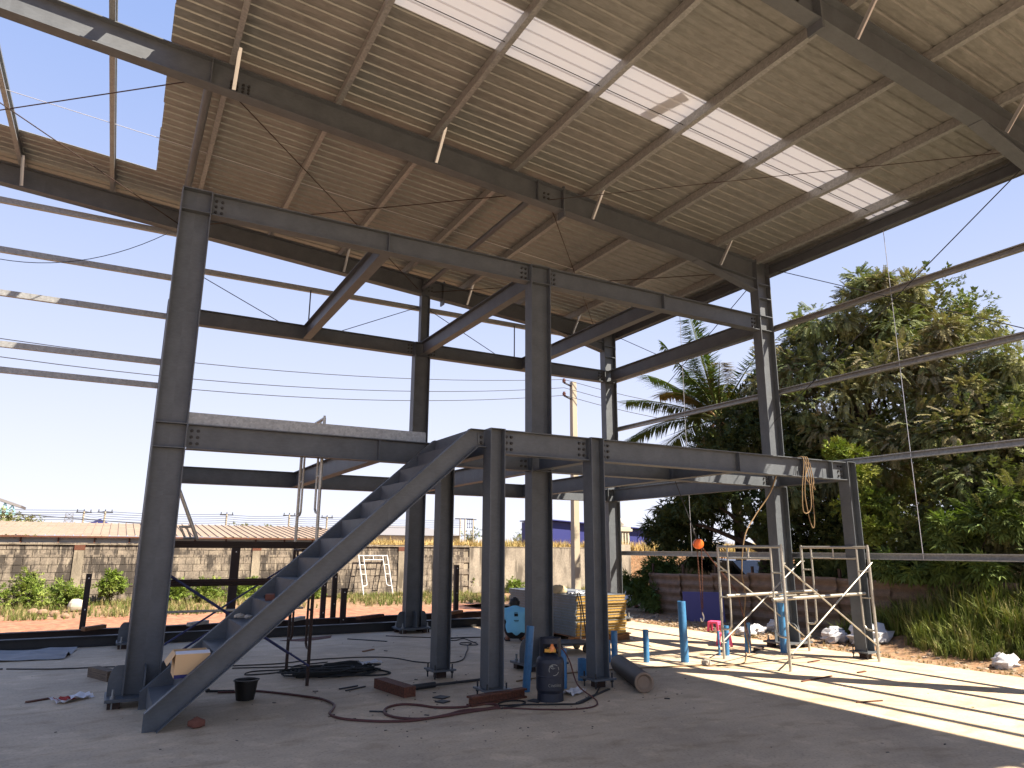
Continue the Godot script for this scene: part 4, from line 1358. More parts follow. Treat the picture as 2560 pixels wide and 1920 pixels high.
func chain(root: Node3D, a: Vector3, b: Vector3, link: float) -> void:
	var mb := MB.new()
	var d := (b - a).normalized()
	var s := d.cross(Vector3(0.3, 0.1, 1)).normalized()
	var u := d.cross(s)
	var n_ := int((b - a).length() / (link * 0.75))
	for i in n_:
		var c := a.lerp(b, (i + 0.5) / n_)
		var w := s if i % 2 == 0 else u
		var pts := []
		for k in 7:
			var t := TAU * k / 6.0
			pts.append(c + d * cos(t) * link * 0.5 + w * sin(t) * link * 0.3)
		mb.tube(pts, link * 0.13, 4, false)
	part(mb, "chain", M.rusty_steel, root)

func stool(at: Vector3, tilt: Basis, label: String) -> void:
	var t := local_thing("plastic_stool", label, "stool", at, tilt, "pink plastic stools")
	var mb := MB.new()
	mb.box(Vector3(0, 0.2, 0), Vector3(0.24, 0.02, 0.2))
	mb.box(Vector3(0, 0.185, 0), Vector3(0.25, 0.03, 0.21))
	part(mb, "seat", M.pink_plastic, t)
	for sx in [-1.0, 1.0]:
		for sz in [-1.0, 1.0]:
			mb = MB.new()
			mb.bar(Vector3(sx * 0.105, 0.18, sz * 0.085), Vector3(sx * 0.125, 0.0, sz * 0.105), 0.045, 0.025, Vector3.RIGHT)
			part(mb, "leg", M.pink_plastic, t)
	for sz in [-1.0, 1.0]:
		mb = MB.new()
		mb.box(Vector3(0, 0.155, sz * 0.095), Vector3(0.2, 0.035, 0.008))
		part(mb, "apron", M.pink_plastic, t)

func make_right_side() -> void:
	stool(Vector3(10.85, -0.045, -2.62), Basis(Vector3.UP, 0.5), "pink plastic stool standing on the dirt beyond the slab edge")
	stool(Vector3(9.1, 0.0, -0.6), Basis(Vector3.UP, 0.9), "pink plastic stool on the slab behind the left scaffold leg")
	var mb := MB.new()
	mb.obox(Vector3(12.35, 0.27, -4.5), Vector3(0.42, 0, 0.38) * 0.85, Vector3(0.08, 0.34, -0.1), Vector3(0.012, 0.004, -0.013))
	solo(mb, "tilted_board", M.purple_board, "dark purple board leaning against the rusty fence", "board", Vector3(12.3, -0.05, -4.5))
	var i := 0
	for q in [[11.55, -0.25, 0.26, 0.16, 0.2, "white crumpled sack on the dirt left of the right landing post"], [11.75, 0.35, 0.4, 0.22, 0.3, "large white sack on the dirt right of the landing post"], [11.25, 2.85, 0.2, 0.12, 0.15, "small white bag at the foot of the grass bank"], [11.0, -1.9, 0.22, 0.1, 0.14, "white plastic bag on the dirt left of the right column"], [11.4, -2.0, 0.2, 0.1, 0.15, "white plastic bag by the fence behind the right column"], [12.1, -2.1, 0.22, 0.14, 0.15, "pale bag against the foot of the rusty fence"]]:
		solo(lump(Vector3(q[0], -0.05 + q[3] * 0.7, q[1]), Vector3(q[2], q[3], q[4]), 51 + i, 0.35, 16, 11), "rubbish_bag", M.white_bag, q[5], "bag", Vector3(q[0], -0.05, q[1]), "white bags on the dirt")
		i += 1
	mb = MB.new()
	mb.box(Vector3(7.29, 0.035, 0.84), Vector3(0.13, 0.07, 0.08), Basis(Vector3.UP, 0.4))
	solo(mb, "socket_box", M.dirty_white, "small pale box on the sunlit floor by the brown cable", "box", Vector3(7.29, 0, 0.84))
	# rusty corrugated fence of lapped sheets
	var f := thing("corrugated_fence", "rusty corrugated sheet fence behind the scaffold", "fence", Vector3(12.9, -0.06, -3.0))
	var z := -7.0
	var k := 0
	while z < 1.2:
		mb = MB.new()
		var h := 1.12 + rnd(-0.07, 0.06)
		var x := 12.75 + 0.035 * (z + 7.0) + 0.012 * (k % 2)
		var rows := 26
		for j in rows:
			var y0 := -0.06 + h * j / rows
			var y1 := -0.06 + h * (j + 1) / rows
			var d0 := 0.02 * sin(TAU * j / 5.2)
			var d1 := 0.02 * sin(TAU * (j + 1) / 5.2)
			mb.quad(Vector3(x + d0, y0, z), Vector3(x + d0, y0, z + 1.25), Vector3(x + d1, y1, z + 1.25), Vector3(x + d1, y1, z), Vector3.LEFT)
			mb.quad(Vector3(x + d0 + 0.002, y0, z), Vector3(x + d0 + 0.002, y0, z + 1.25), Vector3(x + d1 + 0.002, y1, z + 1.25), Vector3(x + d1 + 0.002, y1, z), Vector3.RIGHT)
		part(mb, "fence_sheet", M.rusty_sheet, f)
		mb = MB.new()
		mb.span(Vector3(x + 0.03, -0.1, z + 0.1), Vector3(x + 0.08, 1.25, z + 0.15))
		part(mb, "fence_post", M.rusty_tube, f)
		z += 1.15
		k += 1
	# dark car parked behind the fence
	var car := local_thing("parked_car", "dark car parked behind the rusty fence, only its roof showing", "car", Vector3(16.2, -0.06, -7.4), Basis(Vector3.UP, 0.2))
	var prof := PackedVector2Array([Vector2(-2.1, 0.3), Vector2(2.1, 0.3), Vector2(2.15, 0.75), Vector2(1.2, 0.9), Vector2(0.7, 1.38), Vector2(-0.9, 1.42), Vector2(-1.7, 0.95), Vector2(-2.12, 0.88)])
	mb = MB.new()
	mb.prism(prof, Vector3(-0.85, 0, 0), Vector3.BACK, Vector3.UP, Vector3(1.7, 0, 0))
	part(mb, "body", M.car_paint, car)
	mb = MB.new()
	mb.prism(PackedVector2Array([Vector2(1.05, 0.92), Vector2(0.65, 1.3), Vector2(-0.85, 1.34), Vector2(-1.45, 0.97)]), Vector3(-0.857, 0, 0), Vector3.BACK, Vector3.UP, Vector3(1.714, 0, 0))
	part(mb, "side_window", M.car_glass, car)
	for wz in [-1.3, 1.35]:
		for wx in [-0.8, 0.8]:
			mb = MB.new()
			mb.tube([Vector3(wx - 0.1, 0.31, wz), Vector3(wx + 0.1, 0.31, wz)], 0.31, 18)
			part(mb, "wheel", M.black_rubber, car)

# ---------------------------------------------------------------- people: tapered capsules joined smoothly and meshed as surface nets
func cap_dist(p: Vector3, a: Vector3, ra: float, b: Vector3, rb: float) -> float:
	var ba := b - a
	var t := clampf((p - a).dot(ba) / maxf(ba.length_squared(), 1e-9), 0.0, 1.0)
	return p.distance_to(a + ba * t) - lerpf(ra, rb, t)

func nets(bones: Array, cell: float, k: float, mb: MB, xf: Transform3D) -> void:
	var lo := Vector3.INF
	var hi := -Vector3.INF
	for b in bones:
		for e in [[b[0], b[1]], [b[2], b[3]]]:
			lo = lo.min(e[0] - Vector3.ONE * (e[1] + cell * 3.0 + k))
			hi = hi.max(e[0] + Vector3.ONE * (e[1] + cell * 3.0 + k))
	var nx := int((hi.x - lo.x) / cell) + 2
	var ny := int((hi.y - lo.y) / cell) + 2
	var nz := int((hi.z - lo.z) / cell) + 2
	var f := PackedFloat32Array()
	f.resize(nx * ny * nz)
	f.fill(1.0)
	for b in bones:
		var a: Vector3 = b[0]
		var c: Vector3 = b[2]
		var m: float = maxf(b[1], b[3]) + k + cell * 2.0
		var l := ((a.min(c) - Vector3.ONE * m - lo) / cell).floor()
		var h := ((a.max(c) + Vector3.ONE * m - lo) / cell).ceil()
		for i in range(maxi(0, int(l.x)), mini(nx, int(h.x) + 1)):
			for j in range(maxi(0, int(l.y)), mini(ny, int(h.y) + 1)):
				for q in range(maxi(0, int(l.z)), mini(nz, int(h.z) + 1)):
					var d := cap_dist(lo + Vector3(i, j, q) * cell, a, b[1], c, b[3])
					var id := (i * ny + j) * nz + q
					var e := f[id]
					var w := maxf(k - absf(d - e), 0.0) / k
					f[id] = minf(d, e) - w * w * k * 0.25
	var at := {}
	var st := [ny * nz, nz, 1]
	var corner := []
	for i in 8:
		corner.append([i & 1, (i >> 1) & 1, (i >> 2) & 1])
	var pairs := []
	for a in 8:
		for bit in 3:
			if not (a >> bit) & 1:
				pairs.append([a, a | (1 << bit)])
	var pos := {}
	var nor := {}
	for i in nx - 1:
		for j in ny - 1:
			for q in nz - 1:
				var id := (i * ny + j) * nz + q
				var neg := 0
				for c in corner:
					if f[id + c[0] * st[0] + c[1] * st[1] + c[2]] < 0.0:
						neg += 1
				if neg == 0 or neg == 8:
					continue
				var s := Vector3.ZERO
				var cnt := 0
				for pr in pairs:
					var c0: Array = corner[pr[0]]
					var c1: Array = corner[pr[1]]
					var v0 := f[id + c0[0] * st[0] + c0[1] * st[1] + c0[2]]
					var v1 := f[id + c1[0] * st[0] + c1[1] * st[1] + c1[2]]
					if (v0 < 0.0) != (v1 < 0.0):
						s += Vector3(c0[0], c0[1], c0[2]).lerp(Vector3(c1[0], c1[1], c1[2]), v0 / (v0 - v1))
						cnt += 1
				pos[id] = lo + (Vector3(i, j, q) + s / cnt) * cell
				var g := Vector3.ZERO
				for c in corner:
					var val := f[id + c[0] * st[0] + c[1] * st[1] + c[2]]
					g += Vector3(c[0] * 2 - 1, c[1] * 2 - 1, c[2] * 2 - 1) * val
				nor[id] = g.normalized()
	for id in pos:
		var q: int = id % nz
		var j: int = (id / nz) % ny
		var i: int = id / (ny * nz)
		for ax in 3:
			var other: int = id + st[ax]
			var s0 := f[id] < 0.0
			if s0 == (f[other] < 0.0):
				continue
			var b1: int = st[(ax + 1) % 3]
			var b2: int = st[(ax + 2) % 3]
			var ids := [id, id - b1, id - b1 - b2, id - b2]
			var ok := true
			for w in ids:
				if not pos.has(w):
					ok = false
			if not ok:
				continue
			var pp := []
			var nn := []
			for w in ids:
				pp.append(xf * pos[w])
				nn.append((xf.basis * nor[w]).normalized())
			mb.tris(pp[0], pp[1], pp[2], nn[0], nn[1], nn[2])
			mb.tris(pp[0], pp[2], pp[3], nn[0], nn[2], nn[3])

func V(x: float, y: float, z: float) -> Vector3:
	return Vector3(x, y, z)

# squatting figure in its own frame: x to its right, y up, -z forward
func squatter(label: String, at: Vector3, turn: float, top: Material, legs: Material, cell: float, backprint: bool) -> void:
	var root := local_thing("person", label, "person", at, Basis(Vector3.UP, turn))
	var body := []
	var shirt := []
	var shorts := []
	var head := V(0, 0.615, -0.15)
	body.append([V(0, 0.22, 0.1), 0.12, V(0, 0.34, 0.06), 0.115])
	body.append([V(0, 0.34, 0.06), 0.115, V(0, 0.48, -0.05), 0.125])
	body.append([V(-0.1, 0.5, -0.06), 0.07, V(0.1, 0.5, -0.06), 0.07])
	body.append([V(0, 0.53, -0.1), 0.055, head + V(0, -0.05, 0.02), 0.05])
	body.append([head + V(0, 0.02, 0.015), 0.083, head + V(0, -0.05, -0.03), 0.06])
	body.append([head + V(0, -0.02, -0.09), 0.014, head + V(0, -0.035, -0.1), 0.012])
	for s in [-1.0, 1.0]:
		body.append([head + V(s * 0.083, 0.0, 0.005), 0.012, head + V(s * 0.083, -0.03, 0.0), 0.01])
		var sh := V(s * 0.185, 0.49, -0.05)
		var el := V(s * 0.29, 0.29, -0.12)
		var wr := V(s * 0.13, 0.2, -0.42)
		body.append([sh, 0.058, el, 0.044])
		body.append([el, 0.043, wr, 0.028])
		shirt.append([sh, 0.072, sh.lerp(el, 0.72), 0.066])
		var hip := V(s * 0.09, 0.2, 0.08)
		var kn := V(s * 0.2, 0.42, -0.28)
		var an := V(s * 0.13, 0.075, 0.0)
		body.append([hip, 0.1, kn, 0.062])
		body.append([kn, 0.06, kn.lerp(an, 0.35), 0.06])
		body.append([kn.lerp(an, 0.35), 0.06, an, 0.036])
		body.append([an + V(0, -0.025, 0.02), 0.042, an + V(s * 0.02, -0.045, -0.15), 0.026])
		shorts.append([hip, 0.113, hip.lerp(kn, 0.85), 0.082])
		# hand: palm and five fingers, lightly curled
		var dirf := V(-s * 0.25, -0.45, -0.85).normalized()
		var side: Vector3 = dirf.cross(V(0, 1, 0)).normalized() * s
		var palm := wr + dirf * 0.05
		var hand := [[wr, 0.025, palm, 0.028], [palm - side * 0.018, 0.02, palm + side * 0.018, 0.02]]
		for k in 4:
			var r0: Vector3 = palm + dirf * 0.035 + side * (k - 1.5) * 0.019
			var l: float = [0.07, 0.08, 0.075, 0.058][k]
			var m1: Vector3 = r0 + (dirf * 0.9 + V(0, -0.3, 0)) * l * 0.5
			hand.append([r0 - dirf * 0.02, 0.0095, m1, 0.0085])
			hand.append([m1, 0.0085, m1 + (dirf * 0.4 + V(0, -0.8, 0)) * l * 0.5, 0.0075])
		hand.append([palm - side * 0.03, 0.012, palm - side * 0.055 + dirf * 0.03, 0.009])
		hand.append([palm - side * 0.055 + dirf * 0.03, 0.009, palm - side * 0.05 + dirf * 0.055 + V(0, -0.015, 0), 0.008])
		var hm := MB.new()
		nets(hand, 0.005 if backprint else 0.007, 0.008, hm, Transform3D())
		for b in [hm]:
			body.append([wr, 0.028, wr + dirf * 0.01, 0.027])
		body.append([])
		body.pop_back()
		hm.tint = Color.WHITE
		hands.append(hm)
		# sandal
		var sm := MB.new()
		sm.obox(an + V(s * 0.01, -0.066, -0.055), V(0.045, 0, 0), V(0, 0.008, 0), V(0, 0, 0.13))
		sm.tube(curve([an + V(s * 0.01 - 0.045, -0.06, -0.09), an + V(s * 0.01 - 0.02, -0.015, -0.1), an + V(s * 0.01 + 0.02, -0.015, -0.1), an + V(s * 0.01 + 0.045, -0.06, -0.09)], 5), 0.009, 6)
		part(sm, "sandal", M.black_rubber, root)
	var mb := MB.new()
	nets(body, cell, 0.035, mb, Transform3D())
	for hm in hands:
		mb.v.append_array(hm.v); mb.n.append_array(hm.n); mb.c.append_array(hm.c)
	hands.clear()
	part(mb, "body", M.skin, root)
	shirt.append([V(0, 0.2, 0.115), 0.128, V(0, 0.34, 0.075), 0.128])
	shirt.append([V(0, 0.34, 0.075), 0.128, V(0, 0.475, -0.04), 0.137])
	shirt.append([V(-0.12, 0.495, -0.055), 0.08, V(0.12, 0.495, -0.055), 0.08])
	shirt.append([V(-0.07, 0.42, 0.02), 0.125, V(0.07, 0.42, 0.02), 0.125])
	shirt.append([V(-0.075, 0.27, 0.1), 0.112, V(0.075, 0.27, 0.1), 0.112])
	shirt.append([V(-0.085, 0.19, 0.115), 0.098, V(0.085, 0.19, 0.115), 0.098])
	mb = MB.new()
	nets(shirt, cell, 0.04, mb, Transform3D())
	var so := part(mb, "shirt", top, root)
	# collar
	mb = MB.new()
	var ring := []
	for i in 13:
		var a := TAU * i / 12.0
		ring.append(V(cos(a) * 0.066, 0.565 + sin(a) * 0.025, -0.1 + sin(a) * 0.06))
	mb.tube(ring, 0.013, 6, false)
	part(mb, "collar", top, so)
	shorts.append([V(-0.05, 0.17, 0.1), 0.125, V(0.05, 0.17, 0.1), 0.125])
	mb = MB.new()
	nets(shorts, cell, 0.03, mb, Transform3D())
	part(mb, "shorts", legs, root)
	# hair: thick cap over the crown and nape, tousled
	var hair := [[head + V(0, 0.03, 0.025), 0.094, head + V(0, -0.035, 0.045), 0.078]]
	for i in 26:
		var a := rnd(0, TAU)
		var e := rnd(-0.3, 1.5)
		var d := V(cos(a) * cos(e), sin(e), sin(a) * cos(e))
		if d.z < -0.35 and d.y < 0.5:
			continue
		hair.append([head + V(0, 0.03, 0.025) + d * 0.08, 0.016, head + V(0, 0.03, 0.025) + d * 0.1, 0.009])
	mb = MB.new()
	nets(hair, 0.009 if backprint else 0.012, 0.015, mb, Transform3D())
	part(mb, "hair", M.hair, root)
	for s in [-1.0, 1.0]:
		mb = MB.new()
		mb.ball(head + V(s * 0.032, 0.0, -0.078), Vector3.ONE * 0.011, 8, 6)
		part(mb, "eye", M.white_paper, root)
	if backprint:
		# small print on the back: a badge and two short lines, laid on the cloth
		for q in [[0.0, 0.46, 0.07, 0.05], [0.0, 0.5, 0.06, 0.008], [0.0, 0.37, 0.09, 0.012], [0.0, 0.348, 0.07, 0.009]]:
			var pm := MB.new()
			var nx := 6
			var g := func(i: int, j: int) -> Vector3:
				var x: float = q[0] + q[2] * (float(i) / nx - 0.5)
				var y: float = q[1] + q[3] * (float(j) / 3.0 - 0.5)
				var z := 0.5
				for it in 40:
					var dd := 1.0
					for b in shirt:
						var e := cap_dist(V(x, y, z), b[0], b[1], b[2], b[3])
						var w := maxf(0.04 - absf(e - dd), 0.0) / 0.04
						dd = minf(e, dd) - w * w * 0.01
					z -= dd * 0.8
				return V(x, y, z + 0.0025)
			for i in nx:
				for j in 3:
					pm.quad(g.call(i, j), g.call(i + 1, j), g.call(i + 1, j + 1), g.call(i, j + 1), Vector3.BACK)
			part(pm, "shirt_print", M.cloth_black, so)

var hands := []

func make_people() -> void:
	squatter("person in light blue shirt and dark shorts squatting, back turned, beside the panels", Vector3(6.18, 0, -2.85), -0.4, M.shirt_blue, M.cloth_black, 0.013, true)
	squatter("person in a white shirt and black trousers squatting in the shade by the leafy bush", Vector3(13.3, -0.06, -8.5), -1.2, M.shirt_white, M.cloth_black, 0.02, false)

# ---------------------------------------------------------------- what stands behind the hall
func make_wall() -> void:
	var wz := -20.2
	var top := 1.715
	var g := GR
	var w := thing("block_wall", "stained old concrete block wall beyond the dirt track, plastered at its right end", "wall", Vector3(4, g, wz))
	var mb := MB.new()
	mb.span(Vector3(-23, g, wz - 0.19), Vector3(13.5, top - 0.03, wz - 0.03))
	part(mb, "mortar_bed", M.mortar, w)
	# blocks that show from the camera, one by one; the rest of the run as one part
	var bw := 0.5
	var bh := 0.25
	var bm := MB.new()
	var hx := bw * 0.5 - 0.007
	var hy := bh * 0.5 - 0.006
	var c := 0.006
	var ring := func(x: float, y: float, z: float) -> Array: return [Vector3(-x, -y, z), Vector3(-x, y, z), Vector3(x, y, z), Vector3(x, -y, z)]
	var fr: Array = ring.call(hx - c, hy - c, 0.03)
	var mi: Array = ring.call(hx, hy, 0.03 - c)
	var ba: Array = ring.call(hx, hy, -0.02)
	bm.quad(fr[0], fr[1], fr[2], fr[3], Vector3.BACK)
	for i in 4:
		var j := (i + 1) % 4
		var mid: Vector3 = (mi[i] + mi[j]) * 0.5
		bm.quad(fr[i], fr[j], mi[j], mi[i], mid + Vector3.BACK * 0.2)
		bm.quad(mi[i], mi[j], ba[j], ba[i], mid)
	var block := bm.mesh()
	var rest := MB.new()
	var made := 0
	for row in 8:
		var y := g + 0.04 + bh * (row + 0.5)
		for i in range(-46, 30):
			var x := bw * (i + 0.5 * (row % 2))
			if x > 13.35 or x < -22.5:
				continue
			var near := false
			for p in [-7.2, -1.4, 4.46, 10.34]:
				if absf(x - p) < 0.0:
					near = true
			if near:
				continue
			var o := Vector3(x, y, wz - 0.03 + rnd(-0.009, 0.009))
			if x > -4.2 and made < 298 and y > -0.05:
				put(block, "block", M.wall_block, w, Transform3D(Basis(), o))
				made += 1
			else:
				for k in range(0, bm.v.size()):
					rest.v.append(bm.v[k] + o); rest.n.append(bm.n[k]); rest.c.append(Color.WHITE)
	part(rest, "far_blocks", M.wall_block, w).set_meta("kind", "stuff")
	for p in [-13.0, -7.2, -1.4, 4.46, 10.34]:
		mb = MB.new()
		mb.span(Vector3(p - 0.15, g, wz - 0.1), Vector3(p + 0.15, top - 0.2, wz + 0.045))
		part(mb, "pilaster", M.mortar, w)
		mb = MB.new()
		mb.span(Vector3(p - 0.16, top - 0.21, wz - 0.1), Vector3(p + 0.16, top - 0.035, wz + 0.05))
		part(mb, "bracket_plate", M.rusty_steel, w)
	mb = MB.new()
	mb.span(Vector3(13.5, g, wz - 0.19), Vector3(22.3, top - 0.03, wz + 0.03))
	part(mb, "plastered_wall", M.wall_plaster, w)
	mb = MB.new()
	mb.span(Vector3(-23, top - 0.03, wz - 0.21), Vector3(21.4, top, wz + 0.05))
	part(mb, "coping", M.mortar, w)
	mb = MB.new()
	mb.span(Vector3(21.4, g, wz - 0.3), Vector3(22.4, 1.86, wz + 0.1))
	part(mb, "end_pier", M.wall_plaster, w)
	# rusty strut frames above the wall, eave strip and shed roof
	var s := thing("long_shed", "long low shed with beige ribbed roof and rusty gutter behind the block wall", "shed", Vector3(-4, 0, -19))
	mb = MB.new()
	var x := -26.0
	while x < 8.2:
		var a := Vector3(x, 2.0, -20.75)
		var b := Vector3(x, 2.62, -27.0)
		mb.quad(a, a + Vector3(0.22, 0, 0), b + Vector3(0.22, 0, 0), b, Vector3.UP)
		mb.quad(a + Vector3(0.22, 0, 0), a + Vector3(0.235, 0.035, 0), b + Vector3(0.235, 0.035, 0), b + Vector3(0.22, 0, 0), Vector3(-1, 1, 0))
		mb.quad(a + Vector3(0.235, 0.035, 0), a + Vector3(0.265, 0.035, 0), b + Vector3(0.265, 0.035, 0), b + Vector3(0.235, 0.035, 0), Vector3.UP)
		mb.quad(a + Vector3(0.265, 0.035, 0), a + Vector3(0.28, 0, 0), b + Vector3(0.28, 0, 0), b + Vector3(0.265, 0.035, 0), Vector3(1, 1, 0))
		x += 0.28
	part(mb, "roof", M.old_roof, s)
	mb = MB.new()
	mb.span(Vector3(-26, 1.935, -20.8), Vector3(8.3, 1.99, -20.7))
	part(mb, "gutter", M.rusty_steel, s)
	mb = MB.new()
	mb.span(Vector3(-26, -0.3, -20.95), Vector3(8.2, 1.935, -20.85))
	part(mb, "wall_panel", M.dirty_white, s)
	x = -12.0
	while x < 8.2:
		mb = MB.new()
		mb.span(Vector3(x - 0.025, 1.6, -20.848), Vector3(x + 0.025, 1.935, -20.8))
		part(mb, "strut", M.rusty_steel, s)
		x += 1.1
	# blue sheet wall and gate pillars to the right
	var bl := thing("blue_building", "deep blue sheet-metal building beyond the end of the block wall", "building", Vector3(27, 1.25, -29))
	for k in 6:
		mb = MB.new()
		var x0 := 22.6 + k * 1.75
		var y0 := 3.3 - 0.055 * (x0 - 22.6)
		mb.prism(PackedVector2Array([Vector2(x0, -0.1), Vector2(x0 + 1.73, -0.1), Vector2(x0 + 1.73, y0 - 0.08), Vector2(x0, y0)]), Vector3(0, 0, -28.5 - 0.02 * (k % 2)), Vector3.RIGHT, Vector3.UP, Vector3(0, 0, -3))
		part(mb, "wall_panel", M.blue_wall, bl)
	mb = MB.new()
	mb.bar(Vector3(22.5, 3.37, -29.9), Vector3(33.2, 2.76, -29.9), 3.4, 0.06)
	part(mb, "roof_edge", M.blue_wall, bl)
	for q in [[25.0, -24.2, "cream gate pillar with ball finial left of the blue building front"], [27.8, -24.2, "cream gate pillar with ball finial half hidden by the dark tree"]]:
		var t := thing("gate_pillar", q[2], "gate pillar", Vector3(q[0], GR, q[1]), "gate pillars beyond the wall")
		mb = MB.new()
		mb.span(Vector3(q[0] - 0.34, GR, q[1] - 0.34), Vector3(q[0] + 0.34, 2.62, q[1] + 0.3))
		part(mb, "shaft", M.cream, t)
		for d in [-0.2, 0.0, 0.2]:
			mb = MB.new()
			mb.span(Vector3(q[0] + d - 0.05, 1.8, q[1] + 0.34), Vector3(q[0] + d + 0.05, 2.55, q[1] + 0.38))
			part(mb, "flute", M.cream, t)
		mb = MB.new()
		mb.span(Vector3(q[0] - 0.45, 2.62, q[1] - 0.45), Vector3(q[0] + 0.45, 2.76, q[1] + 0.45))
		mb.span(Vector3(q[0] - 0.38, 2.76, q[1] - 0.38), Vector3(q[0] + 0.38, 2.88, q[1] + 0.38))
		part(mb, "cap", M.cream, t)
		mb = MB.new()
		mb.tube([Vector3(q[0], 2.86, q[1]), Vector3(q[0], 2.95, q[1])], 0.06, 10)
		mb.ball(Vector3(q[0], 3.14, q[1]), Vector3.ONE * 0.23, 16, 12)
		part(mb, "ball_finial", M.white_paint, t)

func make_poles() -> void:
	# concrete power pole with insulators and three sagging wires
	var p := Vector3(14.6, GR, -13.4)
	var t := thing("power_pole", "square concrete power pole standing in front of the plastered wall", "power pole", p)
	var mb := MB.new()
	for k in 6:
		var y0 := 8.25 * k / 6.0 + GR
		var y1 := 8.25 * (k + 1) / 6.0 + GR
		var w0 := 0.13 - 0.035 * k / 6.0
		var w1 := 0.13 - 0.035 * (k + 1) / 6.0
		for d in 4:
			var a := Basis(Vector3.UP, d * PI * 0.5)
			mb.quad(p + Vector3(0, y0 - GR, 0) + a * Vector3(-w0, 0, w0), p + Vector3(0, y1 - GR, 0) + a * Vector3(-w1, 0, w1), p + Vector3(0, y1 - GR, 0) + a * Vector3(w1, 0, w1), p + Vector3(0, y0 - GR, 0) + a * Vector3(w0, 0, w0), a * Vector3.BACK)
	mb.box(Vector3(p.x, 7.95, p.z), Vector3(0.19, 0.03, 0.19))
	part(mb, "shaft", M.pole_concrete, t)
	for y in [7.9, 7.38]:
		mb = MB.new()
		mb.bar(Vector3(p.x - 0.1, y - 0.1, p.z), Vector3(p.x - 0.42, y, p.z), 0.05, 0.05)
		var arm := part(mb, "arm", M.wire, t)
		mb = MB.new()
		mb.lathe([Vector2(0.03, 0), Vector2(0.08, 0.02), Vector2(0.05, 0.05), Vector2(0.08, 0.08), Vector2(0.05, 0.11), Vector2(0.05, 0.16), Vector2(0, 0.17)], Vector3(p.x - 0.42, y, p.z), Basis(), 10)
		part(mb, "insulator", M.red_hose, arm)
	var wires := [[Vector3(-14, 7.7, -12.6), 8.03, 1.0, "top"], [Vector3(-14, 7.35, -12.6), 7.7, 1.15, "middle"], [Vector3(-14, 7.25, -12.6), 7.4, 1.25, "lowest"]]
	for w in wires:
		var q := thing("power_line", "%s of the three power wires strung left from the concrete pole" % w[3], "power line", Vector3(0, 0, -13), "overhead wires")
		mb = MB.new()
		mb.tube(sag(w[0], Vector3(p.x - 0.42, w[1], p.z), w[2], 24), 0.012, 5)
		part(mb, "left_span", M.wire, q)
		mb = MB.new()
		mb.tube(sag(Vector3(p.x - 0.42, w[1], p.z), Vector3(26, w[1] - 1.2, -9), 0.5, 10), 0.012, 5)
		part(mb, "right_span", M.wire, q)
	hose(sag(Vector3(-14, 3.55, -18), Vector3(24, 2.6, -40), 0.6, 20), 0.015, M.wire, "telephone_line", "thin low cable crossing the sky at far left", "cable", 4)
	# far poles, pylon and sheds
	var fp := [[-3.1, 4.85, "far utility pole left of the small blue roof"], [-1.35, 4.9, "far utility pole right of the small blue roof"], [9.56, 4.95, "far utility pole above the middle of the shed roof"], [15.85, 5.05, "far utility pole just left of the silver scaffold tubes"], [19.9, 4.9, "far utility pole right of the silver scaffold tubes"]]
	for q in fp:
		var f := thing("far_pole", q[2], "utility pole", Vector3(q[0], -0.06, -70), "far utility poles")
		mb = MB.new()
		mb.tube([Vector3(q[0], -0.06, -70), Vector3(q[0], q[1], -70)], [0.13, 0.09], 6)
		part(mb, "shaft", M.pole_concrete, f)
		mb = MB.new()
		mb.box(Vector3(q[0], q[1] - 0.08, -70), Vector3(1.3, 0.1, 0.1))
		for d in [-0.55, 0.0, 0.55]:
			mb.box(Vector3(q[0] + d, q[1] + 0.08, -70), Vector3(0.08, 0.22, 0.08))
		part(mb, "cross_arm", M.wire, f)
	var hf := thing("transformer_frame", "far twin-pole transformer frame with hanging insulators above the dry grass", "utility pole", Vector3(36.8, -0.06, -70))
	for x in [35.95, 36.6, 37.7]:
		mb = MB.new()
		mb.tube([Vector3(x, -0.06, -70), Vector3(x, 5.15, -70)], 0.08, 6)
		part(mb, "shaft", M.pole_concrete, hf)
	mb = MB.new()
	mb.box(Vector3(36.5, 5.1, -70), Vector3(2.4, 0.12, 0.14))
	mb.box(Vector3(37.5, 5.05, -70), Vector3(1.2, 0.1, 0.14))
	part(mb, "cross_arm", M.wire, hf)
	for x in [36.95, 37.2, 37.45]:
		for y in [4.55, 4.1]:
			mb = MB.new()
			mb.tube([Vector3(x, y + 0.5, -70), Vector3(x, y, -70)], 0.025, 4)
			mb.ball(Vector3(x, y, -70), Vector3.ONE * 0.08, 6, 4)
			part(mb, "insulator", M.wire, hf)
	for k in 5:
		var pts := []
		var xs := [-30.0, -3.1, -1.35, 9.56, 15.85, 19.9, 36.0]
		mb = MB.new()
		for i in 6:
			pts.append_array(sag(Vector3(xs[i], 4.9 - k * 0.22, -70 + k * 0.1), Vector3(xs[i + 1], 4.95 - k * 0.22, -70 + k * 0.1), 0.15, 6))
		mb.tube(pts, 0.02, 4)
		solo(mb, "far_wire", M.wire, "%s of the far wires strung along the distant poles" % ["topmost", "second", "third", "fourth", "lowest"][k], "power line", Vector3(0, 4, -70), "far overhead wires")
	var py := thing("lattice_mast", "small far lattice mast above the shed roof at left", "mast", Vector3(-4.25, -0.06, -70))
	mb = MB.new()
